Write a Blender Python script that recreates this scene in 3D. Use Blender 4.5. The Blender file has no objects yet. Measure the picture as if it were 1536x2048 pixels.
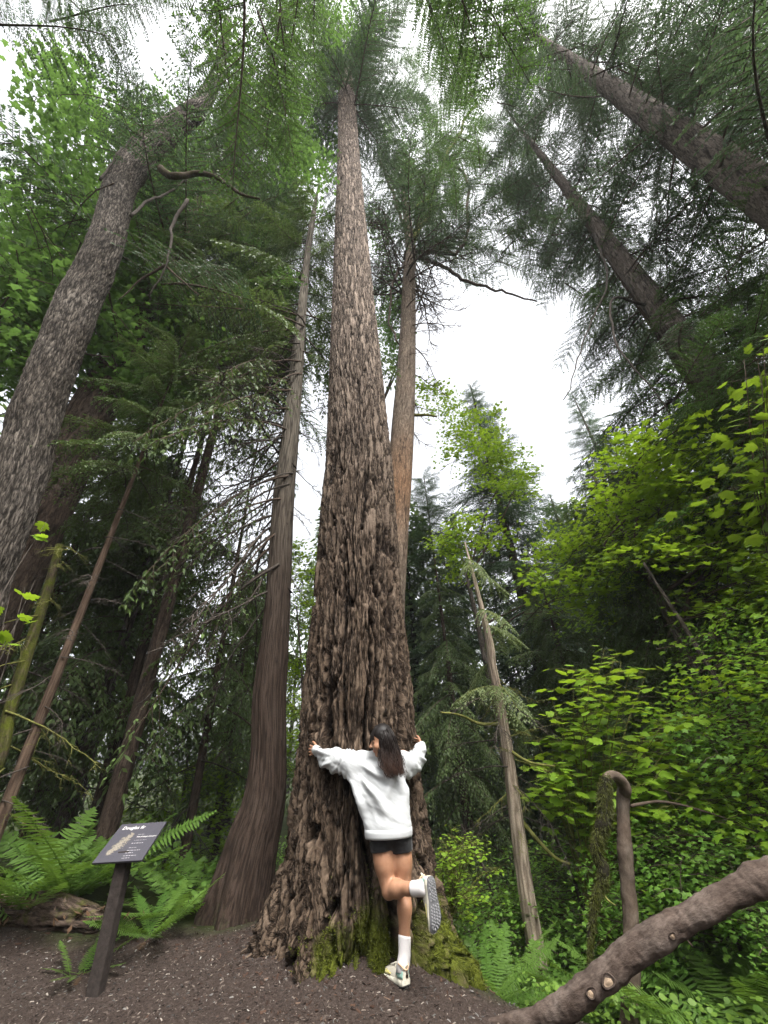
import bpy, math, random
import numpy as np
from mathutils import Vector, Matrix, Euler
rng = np.random.default_rng(11)
random.seed(11)
scene = bpy.context.scene
COL = scene.collection
rad = math.radians

# ------------------------------------------------------------------ camera
CAM = np.array([0.0, 0.0, 1.4]); PITCH, ROLL, FPX = rad(32.5), rad(3.0), 769.0
_f = np.array([0, math.cos(PITCH), math.sin(PITCH)])
_u0 = np.array([0, -math.sin(PITCH), math.cos(PITCH)]); _r0 = np.array([1.0, 0, 0])
_R = math.cos(ROLL)*_r0 - math.sin(ROLL)*_u0
_U = math.cos(ROLL)*_u0 + math.sin(ROLL)*_r0
cd = bpy.data.cameras.new('camera'); cam = bpy.data.objects.new('camera', cd); COL.objects.link(cam)
cd.sensor_fit = 'VERTICAL'; cd.sensor_height = 36.0; cd.lens = 36.0*FPX/2048.0
cd.clip_start = 0.05; cd.clip_end = 2000
cam.matrix_world = Matrix(((_R[0], _U[0], -_f[0], CAM[0]), (_R[1], _U[1], -_f[1], CAM[1]), (_R[2], _U[2], -_f[2], CAM[2]), (0, 0, 0, 1)))
scene.camera = cam
# ------------------------------------------------------------------ sky, sun, exposure
SUN_EL, SUN_AZ = rad(60), rad(150)           # azimuth clockwise from +Y: high behind the camera's right shoulder
world = bpy.data.worlds.new('World'); scene.world = world; world.use_nodes = True
wn, wl = world.node_tree.nodes, world.node_tree.links
wn.clear()
sky = wn.new('ShaderNodeTexSky'); sky.sky_type = 'NISHITA'; sky.sun_disc = False
sky.sun_elevation = SUN_EL; sky.sun_rotation = SUN_AZ
sky.air_density = 1.0; sky.dust_density = 6.0; sky.ozone_density = 1.0
hs = wn.new('ShaderNodeHueSaturation'); hs.inputs['Saturation'].default_value = 0.16
bg = wn.new('ShaderNodeBackground'); bg.inputs['Strength'].default_value = 0.15
wo = wn.new('ShaderNodeOutputWorld')
wl.new(sky.outputs['Color'], hs.inputs['Color']); wl.new(hs.outputs['Color'], bg.inputs['Color']); wl.new(bg.outputs[0], wo.inputs[0])
sd = bpy.data.lights.new('sun', 'SUN'); sun = bpy.data.objects.new('sun', sd); COL.objects.link(sun)
sd.energy = 1.3; sd.angle = rad(22); sd.color = (1.0, 0.96, 0.9)
_sdir = Vector((math.sin(SUN_AZ)*math.cos(SUN_EL), math.cos(SUN_AZ)*math.cos(SUN_EL), math.sin(SUN_EL)))
sun.rotation_euler = _sdir.to_track_quat('Z', 'Y').to_euler(); sun.location = (0, 0, 60)
scene.view_settings.view_transform = 'Standard'; scene.view_settings.look = 'None'
scene.view_settings.exposure = 1.9; scene.view_settings.gamma = 1.0; scene.view_settings.use_curve_mapping = False
cy = scene.cycles
cy.max_bounces = 6; cy.diffuse_bounces = 4; cy.glossy_bounces = 2; cy.transmission_bounces = 4; cy.transparent_max_bounces = 4
cy.use_denoising = True
cy.sample_clamp_indirect = 6.0

# ------------------------------------------------------------------ projection helpers
def ray(px, py): return _f + _R*((px-768)/FPX) + _U*((1024-py)/FPX)
def W(px, py, Y):                         # point on that ray at world depth Y
    d = ray(px, py); return CAM + d*(Y/d[1])
def WR(px, py, R):                        # point on that ray at horizontal range R
    d = ray(px, py); return CAM + d*(R/math.hypot(d[0], d[1]))
def depth(p): return float(np.dot(np.asarray(p)-CAM, _f))
def proj(p):
    v = np.asarray(p)-CAM; D = v@_f
    return 768+FPX*(v@_R)/D, 1024-FPX*(v@_U)/D, D
def in_poly(x, y, poly):
    c = False; n = len(poly); j = n-1
    for i in range(n):
        xi, yi = poly[i]; xj, yj = poly[j]
        if (yi > y) != (yj > y) and x < (xj-xi)*(y-yi)/(yj-yi)+xi: c = not c
        j = i
    return c
HOLES = [[(0, 120), (70, 140), (90, 230), (60, 330), (40, 385), (0, 390)],
         [(860, 540), (930, 550), (1030, 600), (1090, 690), (1140, 800), (1180, 930), (1120, 1020), (1050, 900), (960, 770), (860, 730), (840, 640)],
         [(330, 850), (400, 800), (545, 770), (548, 1090), (470, 1150), (440, 980), (340, 920)],
         [(815, 60), (845, 40), (845, 90), (820, 100)]]
CLEAR = [(8.1, [(1540, 300), (1330, 190), (1130, 40), (1095, 80), (1250, 270), (1420, 480), (1540, 560)]),
         (9.2, [(1430, 700), (1330, 580), (1210, 430), (1070, 260), (1025, 290), (1140, 480), (1290, 700), (1360, 760)]),
         (4.9, [(655, 150), (725, 150), (750, 600), (840, 1450), (600, 1450), (650, 700)]),
         (5.5, [(598, 440), (636, 440), (612, 800), (588, 1400), (500, 1400), (560, 900)]),
         (8.5, [(808, 480), (832, 480), (836, 800), (822, 980), (770, 980), (798, 700)]),
         (4.0, [(330, 230), (420, 200), (400, 300), (290, 380), (280, 450), (200, 650), (140, 900), (40, 1150), (-40, 1150), (-40, 850), (110, 600), (160, 420), (250, 290)])]
def blocks(p, own=0.0):
    rr_ = math.hypot(p[0], p[1]); x, y, D = proj(p)
    if D < .3: return False
    return any(rr_ < q-.15 and in_poly(x, y, poly) for q, poly in CLEAR)
def hole(p):
    x, y, D = proj(p)
    if D < .3: return False
    return any(in_poly(x, y, h) for h in HOLES)

# ------------------------------------------------------------------ mesh helpers
def build(name, V, faces, mats, parent=None, smooth=True, attrs=None, mi=None, link=True):
    me = bpy.data.meshes.new(name)
    V = np.asarray(V, np.float32); me.vertices.add(len(V)); me.vertices.foreach_set('co', V.ravel())
    fl = [np.asarray(f, np.int32) for f in faces if len(f)]
    idx = np.concatenate([f.ravel() for f in fl]); cnt = np.concatenate([np.full(len(f), f.shape[1], np.int32) for f in fl])
    st = np.concatenate([[0], np.cumsum(cnt)[:-1]]).astype(np.int32)
    me.loops.add(len(idx)); me.loops.foreach_set('vertex_index', idx)
    me.polygons.add(len(cnt)); me.polygons.foreach_set('loop_start', st); me.polygons.foreach_set('loop_total', cnt)
    me.polygons.foreach_set('use_smooth', np.full(len(cnt), bool(smooth)))
    for m in (mats if isinstance(mats, (list, tuple)) else [mats]): me.materials.append(m)
    if mi is not None: me.polygons.foreach_set('material_index', np.asarray(mi, np.int32))
    for k, a in (attrs or {}).items():
        a = np.asarray(a, np.float32)
        if a.ndim == 1: at = me.attributes.new(k, 'FLOAT', 'POINT'); at.data.foreach_set('value', a)
        else: at = me.attributes.new(k, 'FLOAT_VECTOR', 'POINT'); at.data.foreach_set('vector', a.ravel())
    me.update(calc_edges=True); me.validate()
    o = bpy.data.objects.new(name, me)
    if link: COL.objects.link(o)
    if parent is not None: o.parent = parent
    return o
def thing(name, label, cat, loc, group=None):
    o = bpy.data.objects.new(name, None); COL.objects.link(o); o.location = Vector([float(a) for a in loc]); o.empty_display_size = .2
    o['label'] = label; o['category'] = cat
    if group: o['group'] = group
    return o
def tag(o, label=None, cat=None, group=None, kind=None):
    for k, v in (('label', label), ('category', cat), ('group', group), ('kind', kind)):
        if v: o[k] = v
    return o
def copy(o, parent, mat):
    c = o.copy(); COL.objects.link(c); c.parent = parent; c.matrix_parent_inverse = Matrix(); c.matrix_local = mat
    return c
def rel(V, o): return np.asarray(V) - np.array(o.location)
def smoothstep(a, b, x): t = np.clip((np.asarray(x, float)-a)/(b-a), 0, 1); return t*t*(3-2*t)

def _h(i, j, k, s):
    n = (i.astype(np.uint32)*np.uint32(374761393) + j.astype(np.uint32)*np.uint32(668265263) + k.astype(np.uint32)*np.uint32(2246822519) + np.uint32(s*3266489917 & 0xffffffff))
    n = (n ^ (n >> np.uint32(13)))*np.uint32(1274126177); n ^= n >> np.uint32(16)
    n = n*np.uint32(2654435761); return n ^ (n >> np.uint32(15))
def perlin(P, s=0):
    P = np.asarray(P, np.float64); I = np.floor(P); F = P-I; I = I.astype(np.int64) & 0xffffffff
    w = F*F*F*(F*(F*6-15)+10); out = 0
    for dx in (0, 1):
        for dy in (0, 1):
            for dz in (0, 1):
                h = _h((I[:, 0]+dx) & 0xffffffff, (I[:, 1]+dy) & 0xffffffff, (I[:, 2]+dz) & 0xffffffff, s)
                gx = (h & 1023)/511.5-1; gy = ((h >> 10) & 1023)/511.5-1; gz = ((h >> 20) & 1023)/511.5-1
                g = gx*(F[:, 0]-dx)+gy*(F[:, 1]-dy)+gz*(F[:, 2]-dz)
                wx = w[:, 0] if dx else 1-w[:, 0]; wy = w[:, 1] if dy else 1-w[:, 1]; wz = w[:, 2] if dz else 1-w[:, 2]
                out = out+g*wx*wy*wz
    return out*1.2
def fbm(P, o=3, s=0):
    r = 0; a = 1.0
    for k in range(o): r = r+a*perlin(np.asarray(P)*2**k, s+k); a *= .5
    return r

def spline(pts, n):                        # smooth resampling of a polyline (columns interpolated by Catmull-Rom)
    P = np.asarray(pts, float); P = np.vstack([2*P[0]-P[1], P, 2*P[-1]-P[-2]])
    m = len(P)-3; t = np.linspace(0, m-1e-6, n); i = t.astype(int); f = (t-i)[:, None]
    a, b, c, d = P[i], P[i+1], P[i+2], P[i+3]
    return .5*((2*b)+(-a+c)*f+(2*a-5*b+4*c-d)*f*f+(-a+3*b-3*c+d)*f**3)
def frames(C):
    T = np.gradient(C, axis=0); T /= np.linalg.norm(T, axis=1)[:, None]+1e-12
    ref = np.array([0, 1.0, 0]) if abs(T[0, 1]) < .9 else np.array([1.0, 0, 0])
    N = np.zeros_like(C); n = ref-T[0]*(ref@T[0]); n /= np.linalg.norm(n); N[0] = n
    for k in range(1, len(C)):
        n = N[k-1]-T[k]*(N[k-1]@T[k]); N[k] = n/(np.linalg.norm(n)+1e-12)
    return T, N, np.cross(T, N)
def tube(C, r, ns=6, cap=True):
    C = np.asarray(C, float); n = len(C); r = np.broadcast_to(np.asarray(r, float), (n,))
    T, N, B = frames(C); a = np.arange(ns)*2*math.pi/ns
    V = C[:, None]+r[:, None, None]*(np.cos(a)[None, :, None]*N[:, None]+np.sin(a)[None, :, None]*B[:, None])
    V = V.reshape(-1, 3); i = np.arange(n-1)[:, None]*ns; j = np.arange(ns)[None]; k = (j+1) % ns
    F = np.stack([i+j, i+k, i+ns+k, i+ns+j], -1).reshape(-1, 4)
    if cap:
        V = np.vstack([V, C[:1], C[-1:]]); m = n*ns; jj = np.arange(ns); kk = (jj+1) % ns
        F3 = np.vstack([np.stack([kk, jj, np.full(ns, m)], -1), np.stack([(n-1)*ns+jj, (n-1)*ns+kk, np.full(ns, m+1)], -1)])
        return V, F, F3
    return V, F, np.zeros((0, 3), int)
class MB:                                  # collects pieces of one mesh
    def __init__(s): s.V = []; s.F = []; s.T = []; s.A = []; s.n = 0
    def add(s, V, F4=(), F3=(), rnd=None):
        V = np.asarray(V, float); s.V.append(V)
        if len(F4): s.F.append(np.asarray(F4)+s.n)
        if len(F3): s.T.append(np.asarray(F3)+s.n)
        s.A.append(np.full(len(V), rng.random() if rnd is None else rnd) if np.ndim(rnd) == 0 else rnd); s.n += len(V)
    def tube(s, C, r, ns=5, rnd=None): V, F, T = tube(C, r, ns); s.add(V, F, T, rnd)
    def build(s, name, mat, parent=None, smooth=True, origin=None, link=True):
        V = np.vstack(s.V)
        if origin is not None: V = V-np.array(origin)
        fs = ([np.vstack(s.F)] if s.F else [])+([np.vstack(s.T)] if s.T else [])
        return build(name, V, fs, mat, parent, smooth, {'rnd': np.concatenate(s.A)}, link=link)
def scatter_mesh(pv, pf, mats):            # many transformed copies of a small mesh as arrays
    pv = np.asarray(pv, float); M = np.asarray(mats, float); n = len(M); k = len(pv)
    V = np.einsum('nij,kj->nki', M[:, :3, :3], pv)+M[:, None, :3, 3]
    F = (np.asarray(pf)[None]+(np.arange(n)*k)[:, None, None]).reshape(-1, np.asarray(pf).shape[1])
    return V.reshape(-1, 3), F, np.repeat(rng.random(n), k)
def orient(P, nrm, yaw, size):             # matrices whose z follows nrm, spun by yaw
    nrm = nrm/np.linalg.norm(nrm, axis=1)[:, None]
    h = np.stack([np.cos(yaw), np.sin(yaw), 0*yaw], 1); x = h-nrm*np.sum(h*nrm, 1)[:, None]
    x /= np.linalg.norm(x, axis=1)[:, None]+1e-9; y = np.cross(nrm, x)
    M = np.zeros((len(P), 4, 4)); s = np.asarray(size)[:, None] if np.ndim(size) else size
    M[:, :3, 0] = x*s; M[:, :3, 1] = y*s; M[:, :3, 2] = nrm*s; M[:, :3, 3] = P; M[:, 3, 3] = 1
    return M

# ------------------------------------------------------------------ materials
def newmat(name):
    m = bpy.data.materials.new(name); m.use_nodes = True; m.node_tree.nodes.clear(); return m, m.node_tree.nodes, m.node_tree.links
def ramp(ns, stops):
    r = ns.new('ShaderNodeValToRGB'); e = r.color_ramp.elements
    while len(e) > 1: e.remove(e[-1])
    e[0].position = stops[0][0]; e[0].color = (*stops[0][1], 1)
    for p, c in stops[1:]: x = e.new(p); x.color = (*c, 1)
    return r
def mixc(ns, ls, f, a, b):
    m = ns.new('ShaderNodeMix'); m.data_type = 'RGBA'
    for sock, v in ((m.inputs[0], f), (m.inputs[6], a), (m.inputs[7], b)):
        if hasattr(v, 'links') or hasattr(v, 'is_linked'): ls.new(v, sock)
        elif np.ndim(v) == 0: sock.default_value = v
        else: sock.default_value = (*v, 1)
    return m.outputs[2]
def attr(ns, k): a = ns.new('ShaderNodeAttribute'); a.attribute_name = k; return a
def noise(ns, ls, vec, scale, detail=5, rough=.6):
    n = ns.new('ShaderNodeTexNoise'); n.inputs['Scale'].default_value = scale; n.inputs['Detail'].default_value = detail; n.inputs['Roughness'].default_value = rough
    if vec is not None: ls.new(vec, n.inputs['Vector'])
    return n.outputs[0]
def vmul(ns, ls, v, k):
    n = ns.new('ShaderNodeVectorMath'); n.operation = 'MULTIPLY'; ls.new(v, n.inputs[0]); n.inputs[1].default_value = k; return n.outputs[0]
def math_(ns, ls, op, a, b=0.0, clamp=False):
    n = ns.new('ShaderNodeMath'); n.operation = op; n.use_clamp = clamp
    for s, v in ((n.inputs[0], a), (n.inputs[1], b)):
        if hasattr(v, 'is_linked'): ls.new(v, s)
        else: s.default_value = v
    return n.outputs[0]
def finish(ns, ls, col, rough=.9, spec=.2, height=None, hdist=.01, hs_=.6):
    p = ns.new('ShaderNodeBsdfPrincipled'); o = ns.new('ShaderNodeOutputMaterial')
    if hasattr(col, 'is_linked'): ls.new(col, p.inputs['Base Color'])
    else: p.inputs['Base Color'].default_value = (*col, 1)
    p.inputs['Roughness'].default_value = rough; p.inputs['Specular IOR Level'].default_value = spec
    if height is not None:
        b = ns.new('ShaderNodeBump'); b.inputs['Distance'].default_value = hdist; b.inputs['Strength'].default_value = hs_
        ls.new(height, b.inputs['Height']); ls.new(b.outputs[0], p.inputs['Normal'])
    ls.new(p.outputs[0], o.inputs[0]); return p
def bark_mat(name, furrow, low, high, stretch=.15, scale=14, tint=None, moss=(.085, .10, .012), bump=.012, crack=0.0):
    m, ns, ls = newmat(name); bc = attr(ns, 'bc').outputs['Vector']
    v = vmul(ns, ls, bc, (1, 1, stretch)); n1 = noise(ns, ls, v, scale, 6, .65); v2 = vmul(ns, ls, bc, (1, 1, .55)); n2 = noise(ns, ls, v2, scale*4, 5, .7)
    n3 = noise(ns, ls, bc, 1.7, 3, .5)
    c = ramp(ns, [(.36, low), (.62, high)]); f = math_(ns, ls, 'ADD', math_(ns, ls, 'MULTIPLY', n1, .5), math_(ns, ls, 'MULTIPLY', n2, .5)); ls.new(f, c.inputs[0])
    col = c.outputs[0]
    if tint is not None:
        c2 = ramp(ns, [(.38, tint[0]), (.62, tint[1])]); ls.new(f, c2.inputs[0])
        tf = math_(ns, ls, 'ADD', attr(ns, 'tint').outputs['Fac'], math_(ns, ls, 'MULTIPLY', math_(ns, ls, 'SUBTRACT', n3, .5), .5), True)
        col = mixc(ns, ls, tf, col, c2.outputs[0])
    if crack:
        ck = ns.new('ShaderNodeMapRange'); ck.interpolation_type = 'SMOOTHSTEP'; ck.inputs['From Min'].default_value = .0; ck.inputs['From Max'].default_value = .055; ck.inputs['To Min'].default_value = 1-crack
        ls.new(math_(ns, ls, 'ABSOLUTE', math_(ns, ls, 'SUBTRACT', n1, .5)), ck.inputs[0]); crk = ck.outputs[0]; col = mixc(ns, ls, crk, furrow, col)
    col = mixc(ns, ls, attr(ns, 'fd').outputs['Fac'], furrow, col)
    if moss is not None:
        mo = math_(ns, ls, 'MULTIPLY', attr(ns, 'moss').outputs['Fac'], 1.0)
        mm = math_(ns, ls, 'SUBTRACT', math_(ns, ls, 'ADD', mo, math_(ns, ls, 'MULTIPLY', noise(ns, ls, bc, 9, 5, .7), .9)), .85)
        mm = math_(ns, ls, 'MULTIPLY', mm, 4.0, True)
        mc = ramp(ns, [(.3, tuple(.5*x for x in moss)), (.7, moss)]); ls.new(noise(ns, ls, bc, 60, 4, .7), mc.inputs[0])
        col = mixc(ns, ls, mm, col, mc.outputs[0])
    h = math_(ns, ls, 'ADD', n1, math_(ns, ls, 'MULTIPLY', n2, .6))
    if crack: h = math_(ns, ls, 'ADD', math_(ns, ls, 'MULTIPLY', h, .6), math_(ns, ls, 'MULTIPLY', crk, .5))
    finish(ns, ls, col, .95, .12, h, bump, .9); return m
def leaf_mat(name, c1, c2, trans=.4, tcol=None, rough=.5, spec=.25):
    m, ns, ls = newmat(name); oi = ns.new('ShaderNodeObjectInfo').outputs['Random']
    f = math_(ns, ls, 'ADD', math_(ns, ls, 'MULTIPLY', attr(ns, 'rnd').outputs['Fac'], .6), math_(ns, ls, 'MULTIPLY', oi, .4))
    col = mixc(ns, ls, f, c1, c2)
    p = ns.new('ShaderNodeBsdfPrincipled'); ls.new(col, p.inputs['Base Color']); p.inputs['Roughness'].default_value = rough; p.inputs['Specular IOR Level'].default_value = spec
    t = ns.new('ShaderNodeBsdfTranslucent')
    tc = mixc(ns, ls, .5, col, tcol) if tcol else col
    ls.new(tc, t.inputs[0]); mx = ns.new('ShaderNodeMixShader'); mx.inputs[0].default_value = trans
    ls.new(p.outputs[0], mx.inputs[1]); ls.new(t.outputs[0], mx.inputs[2]); o = ns.new('ShaderNodeOutputMaterial'); ls.new(mx.outputs[0], o.inputs[0]); return m
def plain(name, col, rough=.7, spec=.3, nscale=None, amt=.25, bump=0.0):
    m, ns, ls = newmat(name)
    if nscale:
        tc = ns.new('ShaderNodeTexCoord').outputs['Object']; n = noise(ns, ls, tc, nscale, 5, .65)
        r = ramp(ns, [(.3, tuple(x*(1-amt) for x in col)), (.7, tuple(min(1, x*(1+amt)) for x in col))]); ls.new(n, r.inputs[0])
        finish(ns, ls, r.outputs[0], rough, spec, n if bump else None, bump or .01, .7)
    else: finish(ns, ls, col, rough, spec)
    return m

M_FIR = bark_mat('douglas bark', (.010, .006, .004), (.044, .029, .019), (.138, .100, .071), .13, 15, ((.075, .056, .044), (.32, .252, .20)), bump=.035, crack=.85)
M_CEDAR = bark_mat('cedar bark', (.010, .0065, .0045), (.028, .018, .013), (.068, .048, .037), .03, 34, ((.07, .062, .05), (.19, .165, .13)), moss=(.09, .10, .05), bump=.008)
M_FIR2 = bark_mat('second fir bark', (.03, .02, .014), (.10, .076, .058), (.24, .19, .145), .3, 18, ((.17, .095, .055), (.28, .17, .10)), bump=.012, crack=.6)
M_MAPLE = bark_mat('maple bark', (.012, .010, .008), (.085, .07, .058), (.27, .235, .20), .12, 26, ((.055, .045, .036), (.15, .125, .10)), moss=(.08, .085, .02), bump=.012, crack=.75)
M_DARKBARK = bark_mat('dark conifer bark', (.012, .009, .007), (.05, .035, .026), (.11, .08, .062), .2, 14, None, bump=.015, crack=.6)
M_ORBARK = bark_mat('orange cedar bark', (.022, .013, .009), (.062, .041, .028), (.135, .095, .068), .05, 30, None, moss=(.10, .11, .02), bump=.006)
M_GREYBARK = bark_mat('grey conifer bark', (.018, .014, .011), (.075, .06, .05), (.18, .15, .125), .2, 16, None, bump=.015, crack=.7)
M_SNAG = bark_mat('pale snag wood', (.07, .05, .035), (.20, .15, .11), (.44, .37, .29), .05, 26, None, moss=(.12, .12, .04), bump=.006)
M_LIMB = bark_mat('smooth limb bark', (.012, .008, .006), (.038, .026, .020), (.105, .078, .064), .4, 14, ((.075, .056, .046), (.21, .17, .145)), moss=(.05, .05, .01), bump=.012)
M_POLE = bark_mat('smooth pole bark', (.02, .014, .010), (.06, .043, .032), (.14, .105, .08), .5, 12, ((.10, .078, .06), (.22, .18, .145)), moss=(.08, .09, .02), bump=.008)
M_TWIG = plain('twig wood', (.075, .055, .042), .9, .1, 20, .4)
M_DEAD = plain('dead twig', (.06, .05, .042), .9, .1, 14, .4)
M_MOSSTWIG = plain('mossy twig', (.13, .13, .04), .95, .05, 14, .45)
M_FIRLEAF = leaf_mat('fir needles', (.030, .060, .032), (.072, .115, .055), .32, (.085, .14, .035))
M_HEMLEAF = leaf_mat('hemlock needles', (.036, .076, .024), (.085, .15, .04), .38, (.11, .20, .025))
M_CEDLEAF = leaf_mat('cedar fronds', (.046, .080, .026), (.11, .16, .05), .36, (.13, .19, .03))
M_CEDPALE = leaf_mat('pale cedar fronds', (.09, .13, .045), (.17, .21, .09), .35, (.16, .22, .05))
M_MAPLEAF = leaf_mat('maple leaf', (.055, .12, .03), (.105, .185, .045), .5, (.13, .23, .035))
M_MAPHI = leaf_mat('bright maple leaf', (.12, .245, .016), (.23, .35, .03), .5, (.31, .43, .016))
M_MAPMID = leaf_mat('young maple leaf', (.09, .18, .015), (.17, .26, .025), .45, (.22, .31, .015))
M_SHRUB = leaf_mat('shrub leaf', (.085, .20, .03), (.17, .30, .05), .48, (.23, .37, .022))
M_UNDER = leaf_mat('ground cover leaf', (.06, .14, .024), (.18, .29, .045), .45, (.22, .34, .02))
M_FERN = leaf_mat('fern', (.05, .12, .018), (.115, .20, .036), .42, (.15, .25, .018))
M_DEADLEAF = leaf_mat('dead fern', (.06, .034, .018), (.12, .07, .04), .2)
M_MOSS = leaf_mat('moss', (.04, .052, .005), (.125, .145, .012), .25)

M_MOSSD = leaf_mat('dark hanging moss', (.012, .014, .004), (.075, .085, .010), .2)

# ------------------------------------------------------------------ terrain
def ground_z(x, y):
    x = np.asarray(x, float); y = np.asarray(y, float)
    z = .05*(np.clip(y, 0, 6)-4.2)-.035*np.clip(x, -5, 1)
    z = z+.20*np.exp(-((x+.42)**2+(y-5.0)**2)/.9**2)-.055
    s = (x-.52)*.36+(y-4.05)*.93
    z = z-smoothstep(.32, .8, x)*(smoothstep(0, 1.3, s)*.45+.12*np.clip(s, 0, 7))
    b = np.clip(y-5.9-.15*np.abs(x+.3), 0, 40)
    z = z-smoothstep(0, 3.5, b)*1.1-.02*b
    z = z+.30*smoothstep(2.2, 4.5, -x)*smoothstep(4.4, 5.6, y)
    r = np.hypot(x, y); z = z+smoothstep(25, 140, r)*3.0
    return z
def nonuni(a, b, h, lo, hi):
    m = np.arange(a, b+1e-6, h); L = [a]; st = h
    while L[-1] > lo: st = min(st*1.35, 30); L.append(L[-1]-st)
    Rr = [b]; st = h
    while Rr[-1] < hi: st = min(st*1.35, 30); Rr.append(Rr[-1]+st)
    return np.concatenate([np.array(L[1:][::-1]), m, np.array(Rr[1:])])
def gnoise(x, y):
    P = np.stack([x, y, 0*x], -1)
    return .02*fbm(P*1.6, 2, 5)+.010*fbm(P*9, 3, 9)
gx = nonuni(-5.0, 2.6, .035, -170, 170); gy = nonuni(2.6, 6.4, .035, -170, 170)
GX, GY = np.meshgrid(gx, gy); GZ = ground_z(GX, GY).ravel()+gnoise(GX.ravel(), GY.ravel())
nx, ny = len(gx), len(gy); ii = np.arange(ny-1)[:, None]*nx+np.arange(nx-1)[None]
gF = np.stack([ii, ii+1, ii+nx+1, ii+nx], -1).reshape(-1, 4)
def path_mask(x, y):
    edge = 5.02+.10*np.sin(x*2.3)+.10*np.sin(x*5.1+1)
    m = smoothstep(.25, -.15, y-edge-.9*np.exp(-((x+.3)/1.0)**2))
    s = (x-.52)*.36+(y-4.05)*.93
    return m*np.where(x > .35, smoothstep(.35, .0, s), 1)
m, ns, ls = newmat('ground'); tc = ns.new('ShaderNodeTexCoord').outputs['Object']
n1 = noise(ns, ls, tc, 38, 6, .75); n2 = noise(ns, ls, tc, 2.2, 4, .6); n3 = noise(ns, ls, tc, 120, 4, .7)
r1 = ramp(ns, [(.3, (.016, .011, .009)), (.5, (.042, .031, .026)), (.75, (.11, .085, .072))]); ls.new(math_(ns, ls, 'ADD', math_(ns, ls, 'MULTIPLY', n1, .6), math_(ns, ls, 'MULTIPLY', n3, .4)), r1.inputs[0])
r2 = ramp(ns, [(.35, (.018, .016, .008)), (.55, (.03, .042, .012)), (.75, (.075, .045, .026))]); ls.new(math_(ns, ls, 'ADD', math_(ns, ls, 'MULTIPLY', n1, .5), math_(ns, ls, 'MULTIPLY', n2, .5)), r2.inputs[0])
gc = mixc(ns, ls, attr(ns, 'path').outputs['Fac'], r2.outputs[0], r1.outputs[0])
finish(ns, ls, gc, .95, .1, math_(ns, ls, 'ADD', n1, math_(ns, ls, 'MULTIPLY', n3, .5)), .02, .9); M_GROUND = m
g = build('ground', np.stack([GX.ravel(), GY.ravel(), GZ], -1), [gF], M_GROUND, None, True, {'path': path_mask(GX.ravel(), GY.ravel())})
tag(g, kind='structure')
def gz(x, y): return float(ground_z(x, y)+gnoise(np.array([float(x)]), np.array([float(y)]))[0])

# wood chips and pebbles lying on the path
def chips(name, n, mat, smin, smax, flat, seed, xr=(-4.6, 1.6), yr=(2.7, 5.3), keep=None):
    r = np.random.default_rng(seed); x = r.uniform(*xr, n*2); y = r.uniform(*yr, n*2)
    pm = path_mask(x, y); k = (r.random(n*2) < pm) if keep is None else keep(x, y, r); x, y = x[k][:n], y[k][:n]; n = len(x)
    z = ground_z(x, y)+gnoise(x, y)
    bv = np.array([(-1, -.5, -.2), (1, -.3, -.25), (.9, .35, -.2), (-.85, .5, -.2), (-.6, -.25, .3), (.7, -.2, .22), (.6, .2, .28), (-.6, .3, .24)])
    bf = np.array([(0, 3, 2, 1), (4, 5, 6, 7), (0, 1, 5, 4), (1, 2, 6, 5), (2, 3, 7, 6), (3, 0, 4, 7)])
    s = smin*(smax/smin)**(r.random(n)**2)
    nr = np.stack([r.normal(0, .35, n), r.normal(0, .35, n), np.ones(n)], 1)
    M = orient(np.stack([x, y, z+s*.15], 1), nr, r.uniform(0, 6.28, n), s)
    M[:, :3, 1] *= r.uniform(.35, 1.0, n)[:, None]; M[:, :3, 2] *= flat
    V, F, rr = scatter_mesh(bv, bf, M)
    o = build(name, V, [F], mat, None, False, {'rnd': rr}); tag(o, kind='stuff'); return o
def rnd_mat(name, stops, rough=.85):
    m, ns, ls = newmat(name); r = ramp(ns, stops); ls.new(attr(ns, 'rnd').outputs['Fac'], r.inputs[0]); finish(ns, ls, r.outputs[0], rough, .15); return m
M_CHIP = rnd_mat('wood chips', [(0, (.012, .009, .007)), (.45, (.034, .025, .021)), (.8, (.075, .058, .048)), (.95, (.14, .115, .095)), (1, (.25, .22, .19))])
M_PEB = rnd_mat('pebbles', [(0, (.03, .028, .026)), (.6, (.07, .066, .06)), (.9, (.16, .15, .14)), (1, (.28, .265, .24))], .7)
M_LITTER = rnd_mat('needle litter', [(0, (.018, .011, .008)), (.5, (.04, .022, .015)), (.85, (.065, .038, .026)), (1, (.11, .075, .055))])
tag(chips('wood_chips', 30000, M_CHIP, .005, .018, .5, 3), 'dark brown wood chips strewn over the trampled path')
tag(chips('gravel', 2600, M_PEB, .005, .018, .8, 4), 'small pale grey stones scattered among the wood chips')
def near_base(x, y, r):
    d = np.exp(-((np.hypot(x+.42, y-5.0)-.95)/.35)**2)+np.exp(-((y-4.95)/.18)**2)*(x < -.9); return r.random(len(x)) < d*.8
tag(chips('needle_litter', 5000, M_LITTER, .008, .026, .15, 6, (-4.6, 1.3), (3.6, 5.9), near_base), 'reddish dead needles and bark flakes around the trunk bases')

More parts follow.
